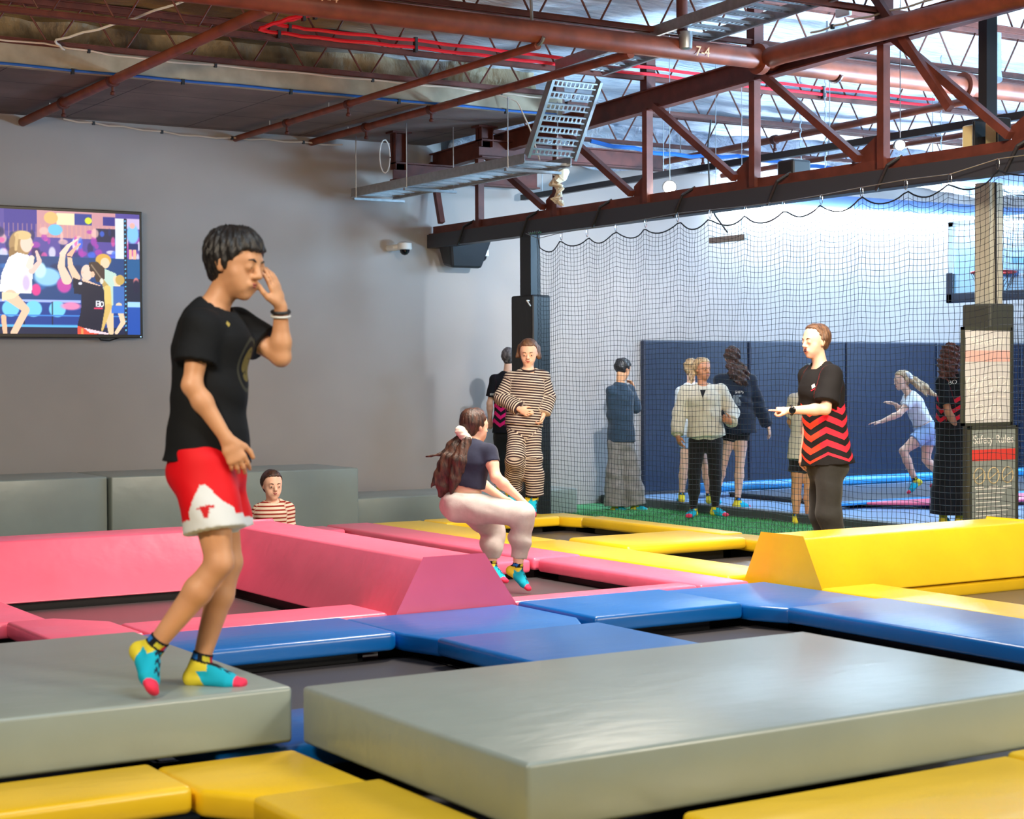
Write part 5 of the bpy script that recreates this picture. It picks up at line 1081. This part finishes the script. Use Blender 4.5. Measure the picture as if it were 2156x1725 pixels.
# ---- staff person behind her
CHP = chevron('chevron_pink_black', srgb(18, 18, 26), srgb(232, 30, 120), srgb(232, 30, 120), .0, .27, .082, .20)
PK, _p = person('person in black shirt with pink chevrons facing the back wall', 18.7,
    dict(head=(1071, 755, 0), neck=(1068, 784, 0), pelvis=(1066, 908, 0), shL=(1042, 800, 0), shR=(1096, 800, 0), elL=(1031, 850, 0), elR=(1108, 850, 0), wrL=(1032, 884, .08), wrR=(1104, 884, .08), haL=(1040, 900, .16), haR=(1098, 900, .16),
         hipL=(1055, 920, 0), hipR=(1078, 920, 0), knL=(1052, 970, 0), knR=(1080, 970, 0), anL=(1052, 1022, 0), anR=(1080, 1022, 0), toL=(1050, 1024, .15), toR=(1082, 1024, .15)),
    .90, (.15, 0, -.98), (.1, 0, -1), SK2, HG, dict(low=-.075, amp=.003, line=([-.2, -.08, .02, .06, .09, .3], [.02, .03, .04, .07, .3, .3])),
    dict(mat=CHP, loose=.022, hem=-.03, sleeve=.72, sleeve_r=(.062, .066), name='staff_shirt'), dict(mat=BLKP, len=1.97, r=(.09, .075, .07, .066), loose=.01))
# ---- girl sitting at left
STRR = striped('red_stripe', srgb(146, 52, 44), srgb(226, 206, 186), .030, .42)
person('girl in a red and cream striped top sitting behind the pink wedge', 13.5,
    dict(head=(573, 1024, 0), neck=(574, 1058, 0), pelvis=(576, 1156, 0), shL=(546, 1076, 0), shR=(604, 1074, 0), elL=(532, 1118, -.02), elR=(612, 1120, 0), wrL=(556, 1142, -.18), wrR=(606, 1142, -.18), haL=(570, 1146, -.26), haR=(592, 1146, -.26),
         hipL=(564, 1160, -.03), hipR=(588, 1160, -.03), knL=(520, 1150, -.30), knR=(632, 1150, -.30), anL=(590, 1176, -.42), anR=(560, 1176, -.30), toL=(612, 1180, -.45), toR=(538, 1180, -.34)),
    .86, (.42, -.06, .9), (.25, 0, 1), SK2, HD, dict(line=([-.2, -.09, -.03, .02, .045, .065, .085, .100, .3], [-.03, -.03, .0, .012, .024, .042, .074, .30, .30]), locks=[[(566, 1006, -.08, .02), (563, 1030, -.09, .010), (566, 1046, -.08, .004)], [(586, 1008, -.04, .02), (591, 1030, -.03, .010), (590, 1048, -.03, .004)]], amp=.002),
    dict(mat=STRR, loose=.028, hem=-.02, sleeve=1.75, sleeve_r=(.066, .056), name='striped_top', collar=RIBR, neck=.062), dict(mat=BLKP, len=1.9, r=(.085, .07, .06, .05)), mouth='smile', head_s=.97)
# ---- boy behind the net at left
person('boy in slate blue top and baggy grey flannel trousers rubbing his face behind the net', 19.3,
    dict(head=(1311, 779, 0), neck=(1306, 808, 0), pelvis=(1308, 925, 0), shL=(1288, 824, -.05), shR=(1326, 822, .06), elL=(1290, 872, .02), elR=(1338, 858, .12), wrL=(1312, 892, .16), wrR=(1334, 820, .16), haL=(1324, 898, .2), haR=(1326, 794, .14),
         hipL=(1299, 935, 0), hipR=(1318, 935, 0), knL=(1296, 1000, 0), knR=(1328, 1000, 0), anL=(1296, 1066, 0), anR=(1338, 1064, 0), toL=(1310, 1078, -.02), toR=(1364, 1078, 0)),
    .97, (.62, -.3, -.6), (.5, 0, -.8), SK1, HB, dict(amp=.004, curl=60, wave=1.2, low=-.045),
    dict(mat=TEAL, loose=.024, hem=-.05, sleeve=1.35, sleeve_r=(.066, .062), name='long_t_shirt'), dict(mat=GREYP, len=1.99, r=(.10, .11, .125, .135), loose=.02, wr=.008),
    hands=dict(R=((-.6, -.1, .3), (-.3, .2, .4), (.4, .6, .4))))
# ---- woman in cream fleece
WM, _p = person('woman in a cream half-zip fleece and black leggings looking right, behind the net', 17.95,
    dict(head=(1479, 779, 0), neck=(1480, 812, 0), pelvis=(1486, 920, 0), shL=(1446, 824, 0), shR=(1518, 824, 0), elL=(1430, 870, .02), elR=(1542, 870, .02), wrL=(1426, 918, -.05), wrR=(1538, 890, -.16), haL=(1436, 950, -.08), haR=(1524, 882, -.22),
         hipL=(1468, 930, 0), hipR=(1504, 930, 0), knL=(1462, 998, -.03), knR=(1506, 998, 0), anL=(1460, 1072, .05), anR=(1506, 1070, 0), toL=(1447, 1088, -.12), toR=(1526, 1088, -.10)),
    .98, (.55, -.02, .8), (.12, 0, 1), SK3, HL, dict(locks=[[(1462, 770, .05, .035), (1456, 792, .02, .028), (1458, 812, -.06, .016), (1462, 826, -.1, .006)], [(1470, 772, -.06, .02), (1463, 795, -.09, .018), (1464, 814, -.1, .006)]], amp=.003, line=([-.2, -.09, -.03, .02, .045, .065, .085, .100, .3], [-.03, -.03, .0, .012, .024, .042, .074, .30, .30])),
    dict(mat=CREAM, loose=.045, hem=.02, sleeve=1.93, sleeve_r=(.078, .074), cuff=.045, wr=.006, name='fleece_jacket', neck=.058, wd=(1.04, 1.12), collar=CREAM), dict(mat=BLKP, len=1.95, r=(.094, .066, .060, .040), loose=.012, wr=.001, name='leggings'),
    hands=dict(L=((.7, 0, -.3), (.1, 0, .9), (.3, .4, .3)), R=((0, .2, -.9), (0, .9, .2), (.7, .9, .6))), head_s=.98)
# ---- girl in the navy hoodie
HG_, _p = person('long-haired girl seen from behind in an oversized midnight navy hoodie with bare legs', 18.65,
    dict(head=(1542, 755, 0), neck=(1546, 788, 0), pelvis=(1551, 895, 0), shL=(1518, 802, 0), shR=(1578, 802, 0), elL=(1508, 850, .02), elR=(1596, 852, 0), wrL=(1514, 896, .1), wrR=(1617, 897, -.02), haL=(1520, 915, .14), haR=(1622, 918, -.02),
         hipL=(1536, 905, 0), hipR=(1560, 905, 0), knL=(1522, 976, .05), knR=(1558, 976, 0), anL=(1506, 1048, .15), anR=(1553, 1056, 0), toL=(1512, 1056, .3), toR=(1580, 1068, .10)),
    .98, (.12, 0, -.98), (.05, 0, -1), SK2, HD, dict(locks=[[(1540, 765, -.08, .05), (1550, 785, -.12, .075), (1563, 800, -.13, .06), (1572, 812, -.13, .02)], [(1536, 768, -.09, .04), (1545, 790, -.14, .05), (1556, 806, -.14, .02)], [(1548, 760, -.05, .04), (1566, 782, -.08, .05), (1577, 800, -.08, .02)]], amp=.006, curl=90, wave=1.4),
    dict(mat=HOOD, loose=.055, hem=-.16, sleeve=1.97, sleeve_r=(.078, .068), cuff=.042, wr=.006, name='hoodie', wd=(1.05, 1.1)), dict(mat=BLKP, len=.3, r=(.09, .09), name='shorts'), hands=dict(R=((-.8, 0, .1), (0, 0, 1.))))
# ---- child behind the fleece woman
person('fair-haired child in a white t-shirt mostly hidden behind the woman in the cream fleece', 19.15,
    dict(head=(1455, 778, 0), neck=(1455, 808, 0), pelvis=(1460, 912, 0), shL=(1433, 826, 0), shR=(1478, 826, 0), elL=(1430, 870, .05), elR=(1484, 870, .05), wrL=(1442, 902, .14), wrR=(1480, 902, .14), haL=(1450, 912, .2), haR=(1474, 912, .2),
         hipL=(1450, 925, 0), hipR=(1472, 925, 0), knL=(1440, 982, 0), knR=(1486, 984, 0), anL=(1435, 1044, .02), anR=(1493, 1046, .02), toL=(1433, 1052, .16), toR=(1494, 1054, .16)),
    .92, (.1, 0, -1), (.1, 0, -1), SK2, HL, dict(low=-.09, amp=.005, curl=80, wave=1.2), dict(mat=WHT, loose=.02, hem=-.04, sleeve=.7, sleeve_r=(.06, .066)), dict(mat=PALEB, len=.35, r=(.09, .094), name='shorts'))
# ---- child in cream tee
t = NT('cream_print_tee'); t.set(Roughness=.85); t.b.inputs['Specular IOR Level'].default_value = .25
sx = t.n('ShaderNodeSeparateXYZ'); t.l(t.attr('st'), sx.inputs[0]); nz = t.noise(26, 3)
mk = t.math('MULTIPLY', t.math('LESS_THAN', t.math('ADD', t.math('ABSOLUTE', t.math('ADD', t.math('SUBTRACT', sx.outputs[1], .27), t.math('MULTIPLY', sx.outputs[0], 0))), t.math('MULTIPLY', nz, .1)), .135), t.math('GREATER_THAN', t.math('ABSOLUTE', sx.outputs[0]), .405))
t.l(t.mix(t.math('MULTIPLY', mk, .8), srgb(214, 206, 190), srgb(190, 120, 112)), t.b.inputs['Base Color']); t.bump(t.noise(30, 4), .3, .006); TEEP = t.m
person('child seen from behind in a cream t-shirt with a reddish back print and black shorts', 17.45,
    dict(head=(1704, 793, 0), neck=(1700, 824, 0), pelvis=(1694, 954, 0), shL=(1672, 842, 0), shR=(1728, 842, 0), elL=(1664, 888, .08), elR=(1736, 888, .08), wrL=(1680, 915, .2), wrR=(1728, 915, .2), haL=(1690, 925, .26), haR=(1718, 925, .26),
         hipL=(1682, 965, 0), hipR=(1704, 965, 0), knL=(1677, 1030, 0), knR=(1703, 1030, 0), anL=(1676, 1090, 0), anR=(1702, 1092, 0), toL=(1678, 1098, .14), toR=(1736, 1100, -.02)),
    .95, (.25, 0, -.95), (.15, 0, -1), SK1, HB, dict(amp=.003, low=-.06), dict(mat=TEEP, loose=.030, hem=-.10, sleeve=.75, sleeve_r=(.064, .072)), dict(mat=BLKP, len=.45, r=(.09, .098), name='shorts', loose=.02))
# ---- pointing man
CHO = chevron('chevron_orange_black', srgb(24, 22, 24), srgb(250, 66, 40), srgb(250, 44, 64), -.02, .36, .088, .235, .5)
man, MP_ = person('man in black and orange chevron shirt pointing left behind the yellow wedge', 12.15,
    dict(head=(1717, 722, 0), neck=(1727, 766, 0), pelvis=(1742, 968, 0), shL=(1752, 792, -.14), shR=(1704, 792, .14), elL=(1738, 862, -.22), elR=(1706, 884, .20), wrL=(1662, 864, -.26), wrR=(1692, 950, .14), haL=(1606, 860, -.28), haR=(1686, 990, .10),
         hipL=(1746, 982, -.08), hipR=(1734, 982, .09), knL=(1745, 1084, -.10), knR=(1730, 1084, .10), anL=(1778, 1196, -.06), anR=(1756, 1196, .14), toL=(1762, 1222, -.16), toR=(1738, 1222, .06)),
    1.03, (-.86, -.02, .45), (-.78, 0, .6), SK2, HM, dict(amp=.0015, low=-.05, side=-.008, line=([-.2, -.09, -.05, -.02, .01, .04, .07, .10, .118, .3], [-.05, -.05, -.03, -.002, .010, .018, .030, .062, .30, .30])),
    dict(mat=CHO, loose=.030, hem=-.05, flare=.03, sleeve=.80, sleeve_r=(.072, .086), wr=.004, name='staff_shirt', wd=(.98, 1.12)), dict(mat=JEAN, len=1.97, r=(.098, .082, .075, .066), loose=.015, wr=.005),
    hands=dict(L=((0, -.9, -.3), (-.05, .55, .8), (.3, .4, .3), 1), R=((.6, 0, -.3), (-.7, 0, .4), (.3, .5, .4))), vox=.007, mouth='open', closed=True, head_s=1.02)
W_ = MP_['wrL']; dW = nrm(MP_['elL']-W_); l1 = nrm(np.cross(dW, CF)); l2 = np.cross(dW, l1)
wt = MB().tube([W_+dW*.015+(l1*math.cos(a)+l2*math.sin(a))*.030 for a in np.linspace(0, 6.283, 20, endpoint=False)], .009, 6, closed=True).build('watch_strap', BLACKV, man, smooth=2)
MB().lathe(W_+dW*.015-CF*.032, -CF, [(-.006, .020), (0, .024), (.008, .024), (.010, .019)], 24).build('watch_face', mat('watch_black', srgb(16, 18, 20), .15), wt, smooth=True)
# ---- running girl
person('running girl with blond ponytail, white top and pale blue shorts', 19.6,
    dict(head=(1899, 803, 0), neck=(1914, 830, 0), pelvis=(1948, 902, 0), shL=(1921, 842, -.10), shR=(1912, 838, .12), elL=(1893, 872, -.16), elR=(1897, 866, .2), wrL=(1856, 888, -.14), wrR=(1886, 852, .2), haL=(1826, 892, -.12), haR=(1872, 846, .2),
         hipL=(1946, 914, -.07), hipR=(1954, 914, .08), knL=(1902, 950, -.10), knR=(1950, 968, .10), anL=(1927, 1012, -.06), anR=(1978, 1000, .14), toL=(1913, 1036, -.08), toR=(1990, 1024, .14)),
    .93, (-.93, -.12, .3), (-.85, -.2, .35), SK2, HL, dict(locks=[[(1910, 792, -.02, .03), (1926, 802, -.02, .045), (1948, 818, -.02, .05), (1968, 832, -.02, .02), (1978, 838, 0, .005)], [(1912, 796, -.05, .02), (1935, 815, -.05, .03), (1955, 838, -.05, .01)]], amp=.004, line=([-.2, -.09, -.03, .02, .045, .065, .085, .100, .3], [-.03, -.03, .0, .012, .024, .042, .074, .30, .30]), band=(1914, 791, -.05, 3, 3, .03, WHT)),
    dict(mat=WHT, loose=.010, hem=.14, sleeve=.5, sleeve_r=(.055, .06), name='white_top'), dict(mat=PALEB, len=.42, r=(.092, .102), loose=.018, name='shorts', waist=.12),
    hands=dict(L=((0, -1, 0), (0, .3, .9), (.1, .15, .1)), R=((0, -1, 0), (0, .5, -.8))), feet=dict(L=(-.6, .8, 0), R=(-.5, .8, 0)), mouth='closed')
# ---- curly staff woman by the signs
CHRR = chevron('chevron_red_black', srgb(24, 24, 28), srgb(222, 34, 52), srgb(222, 34, 52), .0, .26, .086, .2)
AU, _p = person('person with long auburn curls and wide black trousers beside the sign boards', 16.7,
    dict(head=(2004, 752, 0), neck=(2005, 786, 0), pelvis=(2004, 900, 0), shL=(1984, 806, -.04), shR=(2034, 806, .06), elL=(1996, 868, -.14), elR=(2040, 864, .1), wrL=(2018, 906, -.10), wrR=(2036, 905, .2), haL=(2030, 926, -.04), haR=(2040, 915, .2),
         hipL=(1996, 912, 0), hipR=(2014, 912, 0), knL=(1990, 998, 0), knR=(2018, 998, 0), anL=(1986, 1086, 0), anR=(2020, 1086, 0), toL=(1990, 1096, .12), toR=(2028, 1096, .12)),
    .98, (.6, 0, -.7), (.6, 0, -.75), SK3, HR, dict(locks=[[(1996, 740, -.06, .05), (1990, 765, -.06, .07), (1990, 790, -.07, .05), (1992, 805, -.07, .02)], [(2008, 745, -.08, .06), (2004, 772, -.10, .07), (2005, 796, -.10, .03)], [(2018, 745, 0, .05), (2022, 775, 0, .05), (2024, 796, 0, .02)]], amp=.008, curl=110, wave=1.6),
    dict(mat=CHRR, loose=.024, hem=-.04, sleeve=.75, sleeve_r=(.064, .07), name='staff_shirt'), dict(mat=BLKP, len=1.97, r=(.105, .115, .125, .135), loose=.02, wr=.006, name='wide_trousers'),
    hands=dict(L=((.3, 0, -.8), (.6, .3, .2), (.3, .4, .3))))

# ---- marks on the clothes, laid on the cloth surface
def surf(o, px, py):
    off = rootloc(o); d = Vector(CF + CR*(px-1078)/FPX - CU*(py-862.5)/FPX).normalized()
    ok, loc, n, i = o.ray_cast(Vector(CAM)-off, d)
    return (np.array(loc+off), np.array(n)) if ok else (None, None)
def child(o, name): return [c for c in o.children if c.name.split('.')[0] == name][0]
bpy.context.view_layer.update()
def patch(o, name, m, quads, off=.004):
    mb = MB()
    for q in quads:
        c = [surf(o, *p) for p in q]
        if any(a is None for a, n in c): continue
        P = [a+n*off for a, n in c]; k = len(P); mb.add(P+[p-nn[1]*.003 for p, nn in zip(P, c)], [tuple(range(k)), tuple(range(k, 2*k))[::-1]]+[(i, k+i, k+(i+1) % k, (i+1) % k) for i in range(k)])
    if mb.v: return mb.build(name, m, o)
def word(o, s, px, py, size, m, tilt=0):
    p, n = surf(o, px, py)
    if p is None: return
    xd = CR-n*(CR@n); xd = nrm(xd*math.cos(tilt)+np.cross(n, nrm(xd))*math.sin(tilt)); text(s, size, m, o, tuple(p+n*.006), tuple(xd), tuple(np.cross(n, xd)), 'lettering')
WMK = mat('print_white', srgb(224, 220, 214), .6); RMK = mat('print_red', srgb(226, 40, 60), .6); GMK = mat('print_grey', srgb(120, 132, 142), .7)
sh = child(man, 'staff_shirt')
patch(sh, 'shirt_logo', WMK, [[(1769, 790), (1774, 788), (1779, 806), (1771, 809)], [(1709, 812), (1715, 808), (1717, 815), (1710, 819)]])
patch(sh, 'shirt_logo', RMK, [[(1771, 810), (1779, 806), (1781, 811), (1773, 815)], [(1708, 822), (1716, 818), (1716, 820), (1708, 824)]])
word(child(AU, 'staff_shirt'), 'BO', 2006, 806, .062, WMK); word(child(PK, 'staff_shirt'), 'FREE', 1038, 831, .034, WMK, .05)
ho = child(HG_, 'hoodie'); word(ho, 'SHIPS', 1556, 826, .040, WMK)
patch(ho, 'back_print', GMK, [[(1544+k*6, 832), (1548.5+k*6, 832), (1548.5+k*6, 850), (1544+k*6, 850)] for k in range(3)]+[[(1549, 852), (1559, 852), (1559, 854), (1549, 854)]])
fl = child(WM, 'fleece_jacket')
patch(fl, 'inner_top', BLKP, [[(1474, 822), (1486, 822), (1482, 832), (1480, 840), (1477, 832)]], .006)
patch(fl, 'zip', BLACKV, [[(1479.4, 836), (1480.8, 836), (1481, 848), (1479.6, 848)], [(1479.6, 848), (1481, 848), (1481.2, 864), (1479.8, 864)]], .006)
